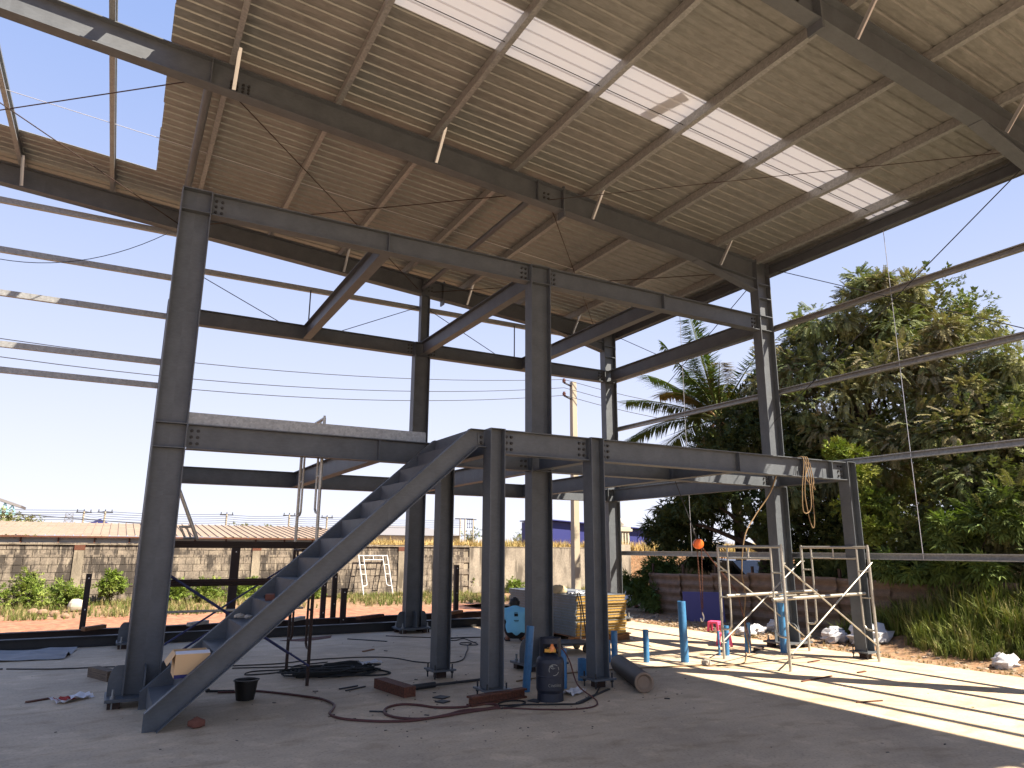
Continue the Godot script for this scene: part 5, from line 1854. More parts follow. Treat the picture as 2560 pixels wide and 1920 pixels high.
	for y in range(0, 12):
		var w0 := 0.75 - y * 0.04
		var yy := y * 0.4 - 0.06
		for s in [-1.0, 1.0]:
			mb.bar(Vector3(-4.25 + s * w0, yy, -70), Vector3(-4.25 + s * (w0 - 0.04), yy + 0.4, -70), 0.05, 0.05, Vector3.BACK)
			mb.bar(Vector3(-4.25 + s * w0, yy, -70), Vector3(-4.25 - s * (w0 - 0.04), yy + 0.4, -70), 0.035, 0.035, Vector3.BACK)
		mb.bar(Vector3(-4.25 - w0, yy, -70.04), Vector3(-4.25 + w0, yy, -70.04), 0.04, 0.04)
	part(mb, "lattice", M.grey_roof, py)
	var bh := thing("small_house", "tiny far house with dark blue gable roof beyond the shed", "house", Vector3(-1.75, -0.06, -74))
	mb = MB.new()
	mb.prism(PackedVector2Array([Vector2(-2.9, 3.55), Vector2(-0.7, 3.55), Vector2(-0.7, 3.75), Vector2(-1.75, 4.3), Vector2(-2.9, 3.75)]), Vector3(0, 0, -73), Vector3.RIGHT, Vector3.UP, Vector3(0, 0, -3))
	part(mb, "roof", M.blue_wall, bh)
	mb = MB.new()
	mb.span(Vector3(-2.7, -0.06, -76), Vector3(-0.9, 3.55, -73.2))
	part(mb, "wall", M.cream, bh)
	# turquoise elevated platform with slanted roof, left edge
	var tq := thing("elevated_platform", "far turquoise truss canopy on pale legs at the left edge", "canopy", Vector3(-11, -0.06, -70))
	mb = MB.new()
	mb.bar(Vector3(-16, 7.9, -70), Vector3(-7.9, 5.05, -70), 4.0, 0.22)
	part(mb, "roof", M.grey_roof, tq)
	mb = MB.new()
	for k in 14:
		var x := -16.0 + k * 0.55
		var yt := 7.75 - (x + 16.0) * 0.352
		mb.bar(Vector3(x, 4.45, -68.2), Vector3(x + 0.27, yt, -68.2), 0.09, 0.09, Vector3.BACK)
		mb.bar(Vector3(x + 0.55, 4.45, -68.2), Vector3(x + 0.27, yt, -68.2), 0.09, 0.09, Vector3.BACK)
	mb.bar(Vector3(-16, 4.42, -68.2), Vector3(-8.3, 4.42, -68.2), 0.12, 0.12)
	part(mb, "truss", M.turquoise, tq)
	for x in [-14.0, -11.5, -9.1, -8.6]:
		mb = MB.new()
		mb.span(Vector3(x - 0.1, -0.06, -68.3), Vector3(x + 0.1, 4.42, -68.1))
		part(mb, "leg", M.cream, tq)
	# grey roofed warehouse beyond the dry field
	var wh := thing("warehouse", "far low warehouse with grey hipped roof beyond the dry grass", "building", Vector3(31, 1.5, -74))
	mb = MB.new()
	mb.span(Vector3(20, -0.06, -84), Vector3(36.9, 3.1, -72))
	part(mb, "wall", M.cream, wh)
	mb = MB.new()
	var a0 := Vector3(19.5, 3.1, -71.5)
	var a1 := Vector3(37.2, 3.1, -71.5)
	var b0 := Vector3(23.5, 4.35, -78)
	var b1 := Vector3(34.0, 4.35, -78)
	mb.quad(a0, b0, b1, a1, Vector3(0, 1, 1))
	mb.tri(a1, b1, Vector3(37.2, 3.1, -84.5))
	mb.tri(a0, Vector3(19.5, 3.1, -84.5), b0)
	mb.quad(Vector3(19.5, 3.1, -84.5), Vector3(37.2, 3.1, -84.5), b1, b0, Vector3(0, 1, -1))
	part(mb, "roof", M.grey_roof, wh)
	var wv := local_thing("white_van", "far white vehicle half sunk in the dry grass right of the transformer frame", "van", Vector3(38.9, 1.2, -69), Basis(Vector3.UP, 0.2))
	mb = MB.new()
	mb.prism(PackedVector2Array([Vector2(-1.6, 0), Vector2(1.6, 0), Vector2(1.6, 1.2), Vector2(1.0, 1.75), Vector2(-0.6, 1.75), Vector2(-1.2, 1.15), Vector2(-1.6, 1.0)]), Vector3(0, 0, -0.8), Vector3.RIGHT, Vector3.UP, Vector3(0, 0, 1.6))
	part(mb, "body", M.white_paint, wv)
	mb = MB.new()
	mb.prism(PackedVector2Array([Vector2(-0.95, 1.15), Vector2(0.9, 1.15), Vector2(0.85, 1.62), Vector2(-0.55, 1.62)]), Vector3(0, 0, -0.81), Vector3.RIGHT, Vector3.UP, Vector3(0, 0, 1.62))
	part(mb, "window", M.car_glass, wv)
	# raised field behind the wall
	mb = MB.new()
	mb.span(Vector3(8.6, -0.5, -120), Vector3(60, 1.5, -21.5))
	setting(mb, "field", M.soil)
	mb = MB.new()
	mb.span(Vector3(-60, -0.5, -120), Vector3(8.58, 1.2, -28.5))
	setting(mb, "far_field", M.soil)

# ---------------------------------------------------------------- plants
func leaf_tri(mb: MB, base: Vector3, tip: Vector3, w: float, up: Vector3, fold := 0.25) -> void:
	var d := tip - base
	var s := d.cross(up).normalized() * w * 0.5
	var lift := up * w * fold
	var mid := base + d * 0.42
	mb.tri(base, mid + s + lift, tip)
	mb.tri(base, tip, mid - s + lift)

# a twig with leaflets on both sides, about one unit long, hanging a little
func twig_mesh(kind: String) -> ArrayMesh:
	var mb := MB.new()
	var g := RandomNumberGenerator.new()
	g.seed = hash(kind)
	if kind == "pinnate":
		for k in 9:
			var t := 0.12 + 0.88 * k / 8.0
			var p := Vector3(0, -0.18 * t * t, -t)
			for s in [-1.0, 1.0]:
				var l := 0.3 * (1.1 - 0.5 * t) * g.randf_range(0.8, 1.2)
				leaf_tri(mb, p, p + Vector3(s * l * 0.85, -0.06 - g.randf() * 0.1, -l * 0.5), 0.11, Vector3.UP)
		mb.tube([Vector3.ZERO, Vector3(0, -0.05, -0.5), Vector3(0, -0.18, -1)], 0.012, 3, false)
	elif kind == "broad":
		for k in 12:
			var t := 0.05 + 0.95 * g.randf()
			var a := g.randf() * TAU
			var p := Vector3(0, -0.1 * t, -t * 0.7)
			var d := Vector3(cos(a) * 0.7, sin(a) * 0.35 - 0.1, -0.55).normalized()
			leaf_tri(mb, p, p + d * g.randf_range(0.22, 0.36), 0.15, Vector3(g.randf_range(-0.4, 0.4), 1, 0.2).normalized(), 0.15)
	elif kind == "long":
		# long drooping mango or bamboo leaves
		for k in 9:
			var a := TAU * k / 9.0 + g.randf() * 0.5
			var d := Vector3(cos(a) * 0.75, -0.25 - g.randf() * 0.5, sin(a) * 0.75 - 0.3).normalized()
			var p := Vector3(0, 0, -0.04 * k)
			leaf_tri(mb, p, p + d * g.randf_range(0.5, 0.8), 0.12, Vector3.UP, 0.1)
	elif kind == "tuft":
		for k in 13:
			var a := g.randf() * TAU
			var lean := g.randf_range(0.12, 0.75)
			var h := g.randf_range(0.55, 1.0)
			var d := Vector3(cos(a), 0, sin(a))
			var s := Vector3(-sin(a), 0, cos(a)) * 0.022
			var o := d * g.randf() * 0.12
			var p0 := o
			var p1 := o + Vector3(0, h * 0.55, 0) + d * lean * 0.25 * h
			var p2 := o + Vector3(0, h * (1.0 - lean * 0.35), 0) + d * lean * h
			mb.quad(p0 - s, p1 - s * 0.8, p1 + s * 0.8, p0 + s, -d + Vector3(0, 0.4, 0))
			mb.tri(p1 - s * 0.8, p2, p1 + s * 0.8)
	return mb.mesh()

func looking(o: Vector3, d: Vector3, s: float, roll: float) -> Transform3D:
	d = d.normalized()
	var up := Vector3.UP if absf(d.y) < 0.95 else Vector3.RIGHT
	var b := Basis.looking_at(d, up) * Basis(Vector3.BACK, roll)
	return Transform3D(b.scaled_local(Vector3.ONE * s), o)

# crown: clumps given as [centre, radius, twigs]
func crown(root: Node3D, clumps: Array, mesh: Mesh, size: Vector2, tones: Array, called := "crown", droop := 0.25) -> void:
	var xf := []
	var cs := []
	for c in clumps:
		var tone: Color = tones[rng.randi() % tones.size()]
		for i in c[2]:
			var d := Vector3(rng.randfn(), rng.randfn(), rng.randfn()).normalized()
			var rr: float = c[1] * pow(rng.randf(), 0.45)
			var o: Vector3 = c[0] + d * rr * Vector3(1, 0.75, 1)
			var dir := d + Vector3(rnd(-0.4, 0.4), rnd(-0.2, 0.35) - droop, rnd(-0.4, 0.4))
			xf.append(looking(o, dir, rnd(size.x, size.y), rnd(-0.5, 0.5)))
			var k := rnd(0.75, 1.25)
			cs.append(Color(tone.r * k, tone.g * k, tone.b * k * rnd(0.8, 1.1)))
	joined(mesh, M.leaf, xf, cs, called, root)

func limbs(root: Node3D, base: Vector3, fork: Vector3, r: float, ends: Array) -> void:
	var mb := MB.new()
	mb.tube(curve([base, base.lerp(fork, 0.5) + Vector3(rnd(-0.12, 0.12), 0, rnd(-0.12, 0.12)), fork], 5), [r, r * 0.95, r * 0.92, r * 0.9, r * 0.88, r * 0.85, r * 0.82, r * 0.8, r * 0.77, r * 0.74, r * 0.7].slice(0, 11), 9)
	part(mb, "trunk", M.bark, root)
	for e in ends:
		mb = MB.new()
		var mid: Vector3 = fork.lerp(e, 0.5) + Vector3(rnd(-0.3, 0.3), rnd(0.0, 0.35), rnd(-0.3, 0.3))
		var pts := curve([fork - Vector3(0, 0.1, 0), mid, e], 5)
		var rs := []
		for i in pts.size():
			rs.append(lerpf(r * 0.45, 0.012, float(i) / (pts.size() - 1)))
		mb.tube(pts, rs, 6)
		part(mb, "limb", M.bark, root)

func tree(called: String, label: String, base: Vector3, fork_h: float, r: float, spots: Array, mesh: Mesh, size: Vector2, tones: Array, per: int, group := "trees beyond the fence", droop := 0.25) -> Node3D:
	# spots: [centre, radius]
	var t := thing(called, label, "tree", base, group)
	var ends := []
	var cl := []
	for s in spots:
		ends.append(s[0])
		# break each mass into smaller clumps so that gaps stay open
		var n_ := int(3 + s[1] * s[1] * 6.5)
		for k in n_:
			var d := Vector3(rng.randfn(), rng.randfn() * 0.8, rng.randfn()).normalized()
			cl.append([s[0] + d * s[1] * rnd(0.35, 1.0), s[1] * rnd(0.28, 0.5), int(per * rnd(0.6, 1.3))])
	limbs(t, base, base + Vector3(0, fork_h, 0), r, ends)
	crown(t, cl, mesh, size, tones, "crown", droop)
	return t

func palm(base: Vector3, top: Vector3) -> void:
	var t := thing("coconut_palm", "coconut palm with long arching fronds left of the right column", "palm tree", base, "trees beyond the fence")
	var mb := MB.new()
	mb.tube(curve([base, base.lerp(top, 0.5) + Vector3(0.15, 0, 0.1), top], 6), 0.16, 10)
	part(mb, "trunk", M.bark, t)
	# fronds: azimuth, start elevation, length, drop, colour
	var fr := [[-2.95, 0.75, 4.6, 1.0, 0], [-2.6, 0.25, 4.2, 1.5, 0], [-2.2, 1.05, 3.8, 0.6, 0], [2.8, -0.1, 3.4, 1.6, 0], [-1.7, 1.3, 3.9, 0.35, 0], [-1.1, 0.8, 3.7, 1.0, 0], [-0.5, 0.4, 3.6, 1.4, 0], [0.3, 0.9, 3.4, 1.1, 0], [1.2, 0.6, 3.6, 1.2, 0], [2.1, 0.9, 3.4, 1.0, 0], [2.6, 0.5, 3.9, 1.4, 0], [-0.9, -0.35, 2.9, 1.2, 1], [-0.2, -0.5, 2.7, 1.2, 1], [-2.9, -0.55, 2.6, 1.3, 1], [1.9, -0.2, 3.0, 1.5, 0], [-2.4, 1.45, 3.0, 0.2, 0], [-3.1, 0.1, 4.4, 1.9, 0]]
	for i in 16:
		fr.append([rnd(-PI, PI), rnd(0.1, 1.35), rnd(3.0, 4.2), rnd(0.5, 1.5), 1 if i % 7 == 0 else 0])
	for f in fr:
		var m := MB.new()
		var pts := []
		var out := Vector3(sin(f[0]) * 0.35, 0, cos(f[0])).normalized() if false else Vector3(cos(f[0]), 0, sin(f[0]))
		# turn so that azimuth pi points along -z (left in view)
		out = Vector3(sin(f[0]) * 0.8, 0, cos(f[0])).normalized()
		for i in 15:
			var s: float = f[2] * i / 14.0
			var q := s / float(f[2])
			pts.append(top + out * (s * cos(f[1]) * (1.0 - 0.12 * q)) + Vector3(0, s * sin(f[1]) - f[3] * q * q * 1.1, 0))
		m.tint = Color(0.16, 0.19, 0.07) if f[4] == 0 else Color(0.3, 0.2, 0.1)
		var rs := []
		for i in 15:
			rs.append(lerpf(0.035, 0.006, i / 14.0))
		m.tube(pts, rs, 5)
		for i in range(0, 110):
			var q := 0.14 + 0.86 * i / 110.0
			var fi := q * 14.0
			var k := mini(int(fi), 13)
			var p: Vector3 = pts[k].lerp(pts[k + 1], fi - k)
			var dir: Vector3 = (pts[k + 1] - pts[k]).normalized()
			var side := dir.cross(Vector3.UP).normalized()
			var l: float = (0.78 - 0.5 * absf(q - 0.45)) * rnd(0.85, 1.1) * f[2] / 4.0
			for s in [-1.0, 1.0]:
				var g := rnd(0.75, 1.2)
				m.tint = Color(0.075, 0.115, 0.035) * g if f[4] == 0 else Color(0.27, 0.2, 0.09) * g
				m.tint.a = 1.0
				leaf_tri(m, p, p + (side * s * 0.8 + dir * 0.55 + Vector3(0, rnd(-0.75, -0.15), 0)).normalized() * l, 0.05, Vector3.UP, 0.15)
		part(m, "frond", M.leaf, t)

func shrub(label: String, o: Vector3, spots: Array, mesh: Mesh, size: Vector2, tones: Array, per: int, group: String) -> void:
	var t := thing("shrub", label, "shrub", o, group)
	var cl := []
	for s in spots:
		var n_ := int(4 + s[1] * 8.0)
		for k in n_:
			var d := Vector3(rng.randfn(), rng.randfn() * 0.8, rng.randfn()).normalized()
			cl.append([o + s[0] + d * s[1] * rnd(0.3, 1.0), s[1] * rnd(0.3, 0.5), per])
		var mb := MB.new()
		mb.tube(curve([o + Vector3(s[0].x * 0.3, 0, s[0].z * 0.3), o + s[0] * 0.6, o + s[0]], 4), 0.012, 5)
		part(mb, "stem", M.bark, t)
	crown(t, cl, mesh, size, tones, "foliage", 0.0)

func grass(label: String, called: String, mesh: Mesh, spots: Array, tones: Array) -> void:
	# spots: [position, height]
	var xf := []
	var cs := []
	for s in spots:
		var h: float = s[1]
		xf.append(Transform3D(Basis(Vector3.UP, rnd(0, TAU)) * Basis(Vector3.RIGHT, rnd(-0.2, 0.2)) * Basis.from_scale(Vector3(h * 0.8, h, h * 0.8)), s[0]))
		var c: Color = tones[rng.randi() % tones.size()]
		var k := rnd(0.7, 1.25)
		cs.append(Color(c.r * k, c.g * k, c.b * k))
	var o := many(mesh, M.grass, xf, cs, called, self)
	tag(o, label, "grass")
	o.set_meta("kind", "stuff")

func bank_y(x: float, z: float) -> float:
	# overgrown earth bank to the right of the slab
	var t := smoothstep(11.0, 13.6, x) * smoothstep(-0.6, 1.6, z)
	return -0.06 + t * 0.75

func make_plants() -> void:
	var pin := twig_mesh("pinnate")
	var bro := twig_mesh("broad")
	var lon := twig_mesh("long")
	var tuf := twig_mesh("tuft")
	var deep := [Color(0.115, 0.145, 0.06), Color(0.13, 0.155, 0.06), Color(0.155, 0.155, 0.075), Color(0.1, 0.13, 0.06)]
	var mid := [Color(0.17, 0.195, 0.085), Color(0.2, 0.205, 0.1), Color(0.15, 0.18, 0.08), Color(0.22, 0.2, 0.115)]
	var dark := [Color(0.05, 0.07, 0.03), Color(0.06, 0.08, 0.032), Color(0.055, 0.075, 0.03)]
	var lime := [Color(0.16, 0.2, 0.045), Color(0.2, 0.22, 0.05), Color(0.13, 0.18, 0.04)]
	# bank earth
	var mb := MB.new()
	for i in 20:
		for j in 26:
			var x := 10.6 + i * 0.55
			var z := -1.4 + j * 0.75
			var q := []
			for d in [[0, 0], [1, 0], [1, 1], [0, 1]]:
				var xx: float = x + d[0] * 0.55
				var zz: float = z + d[1] * 0.75
				q.append(Vector3(xx, bank_y(xx, zz) + 0.004, zz))
			mb.quad(q[0], q[1], q[2], q[3], Vector3.UP)
	setting(mb, "earth_bank", M.soil)
	# tall feathery trees over the bank
	tree("feathery_tree", "tallest feathery-leaved tree beyond the bank on the right", Vector3(16.2, 0.3, -2.6), 2.6, 0.2,
		[[V(15.8, 6.9, -4.3), 0.8], [V(15.6, 5.6, -4.9), 0.8], [V(15.8, 7.5, -2.6), 1.1], [V(16.6, 7.9, -1.7), 0.9], [V(15.6, 6.3, -3.9), 1.3], [V(16.0, 6.2, -1.2), 1.4], [V(15.2, 5.2, -2.8), 1.4], [V(15.4, 4.2, -4.2), 1.2], [V(15.2, 4.2, -1.2), 1.3], [V(17.0, 6.6, -3.2), 1.2], [V(15.0, 3.0, -2.6), 1.2], [V(16.4, 8.5, -2.4), 0.55], [V(16.3, 8.3, -1.5), 0.5], [V(16.0, 7.6, -3.6), 0.6]], pin, Vector2(0.19, 0.33), mid, 85, "trees beyond the fence", 0.45)
	tree("feathery_tree", "right-hand feathery tree whose crown slopes down to the picture edge", Vector3(16.4, 0.4, 0.8), 2.2, 0.17,
		[[V(16.0, 5.8, 0.1), 1.1], [V(15.8, 4.9, 1.1), 1.0], [V(15.4, 4.6, 0.2), 1.3], [V(15.6, 4.0, 1.8), 1.1], [V(15.0, 3.2, 0.9), 1.2], [V(16.2, 4.2, 2.0), 0.8], [V(14.8, 2.4, 2.4), 1.0], [V(16.2, 6.5, -0.4), 0.7], [V(16.0, 5.5, 1.0), 0.6], [V(15.7, 4.2, 2.2), 0.6]], pin, Vector2(0.19, 0.33), mid, 85, "trees beyond the fence", 0.45)
	tree("feathery_tree", "feathery tree standing behind the tallest one, filling its gaps", Vector3(18.6, 0.2, -2.4), 2.6, 0.2,
		[[V(18.4, 7.2, -3.4), 1.4], [V(18.4, 7.4, -1.4), 1.4], [V(18.2, 5.4, -4.6), 1.4], [V(18.2, 5.2, -2.4), 1.6], [V(18.2, 4.9, -0.8), 1.4], [V(18.0, 3.4, -3.8), 1.5], [V(18.0, 3.2, -1.2), 1.5]], bro, Vector2(0.3, 0.5), deep, 46, "trees beyond the fence", 0.3)
	tree("leafy_tree", "bright yellow-green tree at the right picture edge behind the others", Vector3(20.6, 0, -0.4), 2.2, 0.16,
		[[V(20.6, 5.9, -0.5), 0.9], [V(20.4, 4.8, -0.9), 1.0], [V(20.5, 4.4, 0.2), 1.1], [V(20.4, 3.3, -0.4), 1.1], [V(20.8, 5.4, 0.5), 0.8]], bro, Vector2(0.35, 0.55), lime, 40)
	tree("shade_tree", "dark leaning shade tree with bare brown trunk behind the scaffold", Vector3(14.6, -0.06, -4.4), 1.7, 0.2,
		[[V(14.4, 3.0, -6.4), 1.0], [V(14.2, 3.4, -5.0), 1.2], [V(14.2, 2.7, -3.6), 1.0], [V(14.8, 4.6, -4.6), 1.3], [V(15.2, 4.4, -6.2), 1.2], [V(13.9, 2.3, -7.3), 0.7], [V(14.0, 2.2, -2.6), 0.9], [V(15, 3.6, -3.2), 1.2], [V(14.2, 1.8, -2.2), 0.7]], bro, Vector2(0.3, 0.45), dark, 44)
	tree("shade_tree", "dark hanging-leaved tree left of the coconut palm trunk", Vector3(15.6, -0.06, -7.6), 1.6, 0.16,
		[[V(15.2, 2.6, -8.4), 0.9], [V(15.6, 3.2, -7.4), 1.1], [V(15.2, 2.1, -9.0), 0.6], [V(16.2, 4.0, -8.2), 1.0], [V(15.3, 1.9, -7.6), 0.7]], lon, Vector2(0.35, 0.55), dark, 38)
	palm(Vector3(16.3, -0.06, -7.0), Vector3(16.2, 5.7, -7.4))
	# understorey against the bank
	var k := 0
	for q in [[14.2, -1.6, 1.7, "dense bush on the bank behind the right landing post", deep], [14.0, 0.2, 1.9, "dense bush on the bank right of the landing post", deep], [14.2, 2.2, 2.0, "dense bush on the bank towards the picture edge", deep], [14.4, -3.0, 1.6, "dense bush behind the right column and fence", deep], [14.6, 4.0, 2.0, "dense bush on the bank at the picture edge", deep], [15.0, 1.0, 3.4, "tall thicket between the feathery trees", deep], [15.3, -2.2, 3.0, "tall thicket under the tallest feathery tree", deep], [15.2, 3.0, 3.0, "tall thicket at the right edge under the trees", mid]]:
		var h: float = q[2]
		shrub(q[3], V(q[0], bank_y(q[0], q[1]), q[1]), [[V(0, h * 0.25, 0), h * 0.42], [V(-0.2, h * 0.55, 0.5), h * 0.4], [V(0, h * 0.6, -0.5), h * 0.4], [V(0.1, h * 0.9, 0.1), h * 0.36]], pin if k % 2 == 0 else bro, Vector2(0.26, 0.42), q[4], 42, "bushes along the bank")
		k += 1
	shrub("light green climber hanging over the bush behind the right column", V(13.4, 0.3, -0.5), [[V(0.2, 2.9, -0.5), 0.4], [V(0.1, 2.4, -0.2), 0.45], [V(0.0, 1.9, 0.2), 0.35], [V(0.2, 3.4, -0.7), 0.3]], bro, Vector2(0.22, 0.34), lime, 40, "bushes along the bank")
	shrub("mango-leaved bush beside the squatting person in white", V(13.0, -0.06, -7.2), [[V(0, 0.5, 0), 0.5], [V(0.4, 0.9, 0.3), 0.5], [V(-0.5, 0.75, -0.3), 0.45], [V(0.2, 1.2, 0.1), 0.35], [V(0.9, 0.7, 0.5), 0.45], [V(-0.3, 0.3, 0.3), 0.4]], lon, Vector2(0.26, 0.42), [Color(0.07, 0.11, 0.035), Color(0.09, 0.13, 0.04)], 24, "bushes along the bank")
	# bamboo-like canes with long leaves on the bank
	shrub("clump of long-leaved cane on the bank right of the landing post", V(13.1, 0.35, 1.0), [[V(0, 1.2, 0), 0.55], [V(0.1, 1.7, 0.5), 0.5], [V(0, 0.8, 0.7), 0.5], [V(0, 1.0, -0.6), 0.5], [V(0.2, 1.9, 1.0), 0.4]], lon, Vector2(0.2, 0.36), [Color(0.12, 0.17, 0.05), Color(0.1, 0.14, 0.045)], 40, "bushes along the bank")
	# grasses
	var sp := []
	for i in 5200:
		var x := rnd(11.15, 14.6)
		var z := rnd(-0.4, 7.5)
		if x < 11.5 + 0.25 * sin(z * 2.3) + (0.35 if z < 1.0 else 0.0):
			continue
		sp.append([V(x, bank_y(x, z) - 0.02, z), rnd(0.3, 0.75) * (0.6 + 0.5 * smoothstep(11.3, 12.6, x))])
	grass("tall green grass covering the earth bank on the right", "bank_grass", tuf, sp, [Color(0.11, 0.15, 0.035), Color(0.15, 0.18, 0.05), Color(0.2, 0.19, 0.08), Color(0.09, 0.12, 0.03)])
	sp = []
	for i in 1500:
		var z := rnd(-5.0, 7.0)
		var x := 10.7 + pow(rng.randf(), 1.6) * 1.6
		sp.append([V(x, bank_y(x, z) - 0.02, z), rnd(0.04, 0.13)])
	grass("dry straw and stubble on the dirt beside the slab", "straw", tuf, sp, [Color(0.3, 0.22, 0.11), Color(0.24, 0.18, 0.09), Color(0.14, 0.13, 0.06)])
	sp = []
	for i in 6500:
		var x := rnd(-9.0, 22.0)
		var z := -20.1 + pow(rng.randf(), 1.3) * (6.0 if x < 3.0 else 5.0)
		if sin(x * 1.7) + sin(x * 0.63 + 1.0) + rnd(-1.0, 1.0) < -0.35:
			continue
		sp.append([V(x, GR - 0.02, z), rnd(0.12, 0.36)])
	grass("mixed weeds and grass along the foot of the block wall", "wall_weeds", tuf, sp, [Color(0.14, 0.17, 0.05), Color(0.2, 0.2, 0.08), Color(0.12, 0.15, 0.04), Color(0.26, 0.22, 0.11)])
	sp = []
	for i in 7000:
		var x := rnd(9.5, 44.0)
		var z := rnd(-50.0, -22.0)
		sp.append([V(x, 1.46, z), rnd(0.45, 0.95)])
	grass("dry golden grass on the field behind the block wall", "dry_grass", tuf, sp, [Color(0.42, 0.31, 0.13), Color(0.36, 0.27, 0.11), Color(0.3, 0.25, 0.1), Color(0.45, 0.34, 0.16)])
	# shrubs by the wall
	var lightg := [Color(0.17, 0.24, 0.05), Color(0.14, 0.2, 0.045), Color(0.21, 0.26, 0.07)]
	var ws := [[-2.78, -19.23, 0.94, 1.0, "big light green shrub at far left by the wall"], [-1.59, -18.23, 0.62, 0.75, "low light green shrub left of the drilled upright"], [-0.33, -19.49, 1.19, 0.5, "tall narrow shrub left of the big column"], [1.63, -19.23, 0.69, 0.75, "shrub seen just right of the big left column"], [2.76, -19.49, 0.62, 0.75, "shrub under the pipes of the rusty scaffold"], [4.15, -19.74, 0.69, 0.62, "shrub behind the middle of the stair"], [6.54, -19.74, 0.62, 0.62, "shrub below the stair right of the three uprights"], [12.59, -20.75, 1.06, 0.62, "dark green shrub between rear column and landing post"], [13.97, -20.75, 0.94, 0.75, "green shrub behind the rightmost upright"], [15.74, -20.24, 0.44, 0.75, "low creeping shrub in front of the plastered wall"], [-4.17, -18.48, 0.75, 1.0, "leafy shrub at the left picture edge"]]
	for q in ws:
		shrub(q[4], V(q[0], GR - 0.02, q[1]), [[V(0, q[2] * 0.35, 0), q[3] * 0.6], [V(-0.3 * q[3], q[2] * 0.55, 0.1), q[3] * 0.5], [V(0.35 * q[3], q[2] * 0.5, 0), q[3] * 0.5], [V(0.05, q[2] * 0.85, 0), q[3] * 0.38]], bro, Vector2(0.16, 0.27), lightg, 26, "shrubs along the block wall")
	# stones
	var st := [[-2.18, -15.97, 0.15, "reddish stone at the foot of the left shrub"], [-1.95, -15.85, 0.13, "second reddish stone by the left shrub"], [-1.65, -15.49, 0.12, "pale stone on the dirt track edge"], [-1.16, -17.05, 0.28, "large white stone left of the drilled upright"], [-1.33, -14.53, 0.11, "small stone on the dirt track"]]
	k = 0
	for q in st:
		solo(lump(V(q[0], GR + q[2] * 0.5, q[1]), V(q[2], q[2] * 0.75, q[2] * 0.8), 81 + k, 0.22, 9, 6), "stone", M.stone_white if q[2] > 0.24 else M.stone, q[3], "stone", V(q[0], GR, q[1]), "stones by the dirt track")
		k += 1
	# rubble along the right slab edge
	var chip := MB.new()
	chip.ball(Vector3.ZERO, Vector3.ONE, 6, 4)
	var xf := []
	var cs := []
	for i in 900:
		var z := rnd(-9.0, 6.0)
		var x := 10.45 + pow(rng.randf(), 1.4) * 2.2
		var s := rnd(0.012, 0.05)
		xf.append(Transform3D(Basis(Vector3.UP, rnd(0, TAU)) * Basis.from_scale(Vector3(s * rnd(0.7, 1.6), s * rnd(0.4, 0.8), s)), V(x, bank_y(x, z) + s * 0.1, z)))
		var g := rnd(0.1, 0.3)
		cs.append(Color(g * 1.2, g * 0.95, g * 0.7))
	var o := many(chip.mesh(), M.chips, xf, cs, "rubble", self)
	tag(o, "earth clods and small rubble along the right slab edge", "rubble")
	o.set_meta("kind", "stuff")
	# far trees
	k = 0
	for q in [[13.2, -66.0, 3.6, "far olive tree above the shed roof left of the silver tubes"], [16.6, -66.0, 3.4, "far olive tree above the shed roof near the silver tubes"], [43.8, -68.0, 3.4, "far green tree right of the landing post"], [-9.0, -60.0, 4.4, "far bushy tree under the turquoise canopy"], [-7.0, -60.0, 4.0, "far thin tree right of the turquoise canopy"], [38.2, -71.0, 3.6, "far green tree by the transformer frame"], [10.2, -66.0, 3.7, "far bare-looking tree by a utility pole"], [27.5, -86.0, 4.4, "far trees line above the warehouse roof"]]:
		var h: float = q[2]
		tree("far_tree", q[3], V(q[0], 1.2, q[1]), 0.8, 0.1, [[V(q[0], h - 0.5, q[1]), 0.9], [V(q[0] + 0.8, h - 0.8, q[1]), 0.8], [V(q[0] - 0.8, h - 0.9, q[1]), 0.8]], bro, Vector2(0.4, 0.7), mid, 14, "far trees")
		k += 1

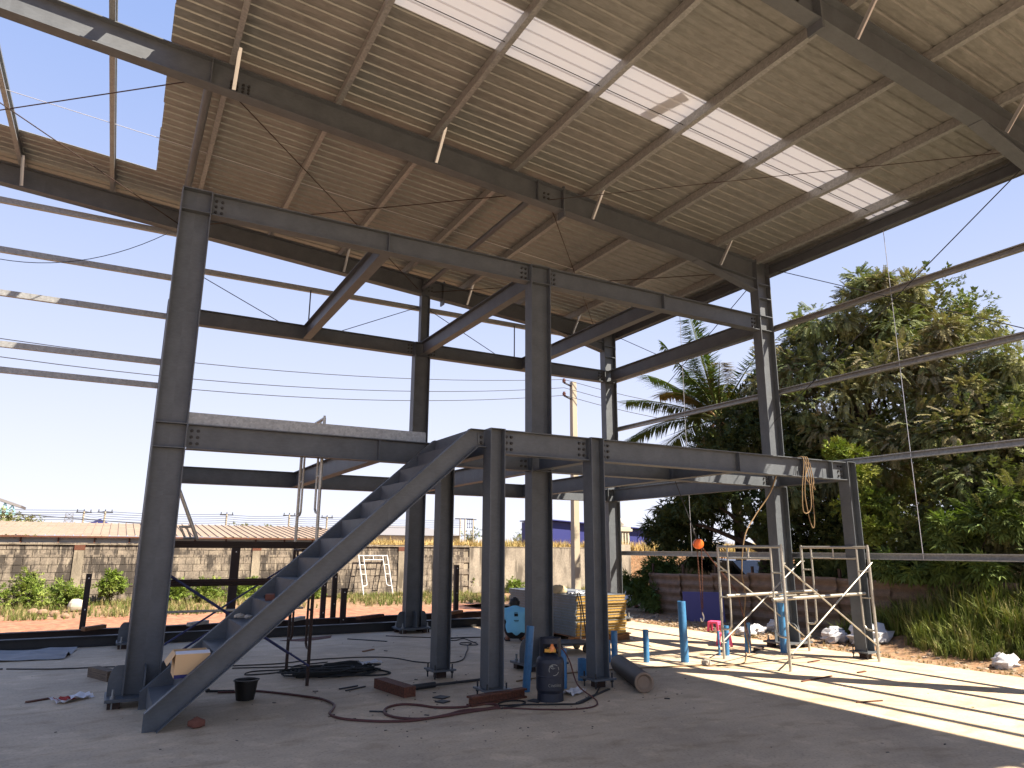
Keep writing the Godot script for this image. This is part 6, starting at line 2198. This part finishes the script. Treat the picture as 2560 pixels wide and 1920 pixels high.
func _ready() -> void:
	rng.seed = 20240
	# camera
	var cam := Camera3D.new()
	cam.name = "camera"
	cam.fov = rad_to_deg(2.0 * atan(960.0 / 1770.917))
	cam.near = 0.05
	cam.far = 900.0
	add_child(cam)
	var yaw := 0.5023
	var pitch := 0.2284
	var fwd := Vector3(sin(yaw) * cos(pitch), sin(pitch), -cos(yaw) * cos(pitch))
	var right := Vector3(cos(yaw), 0, sin(yaw))
	var up := right.cross(fwd)
	var roll := 0.0052
	var r2 := right * cos(roll) + up * sin(roll)
	var u2 := up * cos(roll) - right * sin(roll)
	cam.transform = Transform3D(Basis(r2, u2, -fwd), Vector3(-0.442, 1.629, 9.038))
	cam.current = true
	# sky
	var sm := ProceduralSkyMaterial.new()
	sm.sky_top_color = Color(0.22, 0.29, 0.42)
	sm.sky_horizon_color = Color(0.462, 0.466, 0.492)
	sm.sky_curve = 0.3
	sm.ground_bottom_color = Color(0.42, 0.36, 0.3)
	sm.ground_horizon_color = Color(0.5, 0.5, 0.5)
	sm.sky_energy_multiplier = 1.0
	sm.sun_angle_max = 2.0
	var sky := Sky.new()
	sky.sky_material = sm
	var env := Environment.new()
	env.background_mode = Environment.BG_SKY
	env.sky = sky
	env.tonemap_mode = Environment.TONE_MAPPER_LINEAR
	env.tonemap_exposure = 6.0
	env.sdfgi_enabled = true
	env.ssao_enabled = true
	env.ssil_enabled = true
	var we := WorldEnvironment.new()
	we.name = "world_environment"
	we.environment = env
	add_child(we)
	# sun: right, in front, 49 degrees up
	var sun := DirectionalLight3D.new()
	sun.name = "sun"
	sun.light_energy = 1.0
	sun.light_color = Color(1.0, 0.935, 0.85)
	sun.light_angular_distance = 0.53
	sun.shadow_enabled = true
	add_child(sun)
	sun.look_at_from_position(Vector3(0.423, 0.755, 0.501) * 50.0, Vector3.ZERO)
	make_materials()
	make_ground()
	make_hall()
	make_landing()
	make_stair()
	make_scaffolds()
	make_pipes()
	make_gas()
	make_hoses()
	make_clutter()
	make_steel_pile()
	make_panels()
	make_hoist()
	make_right_side()
	make_people()
	make_wall()
	make_poles()
	make_plants()
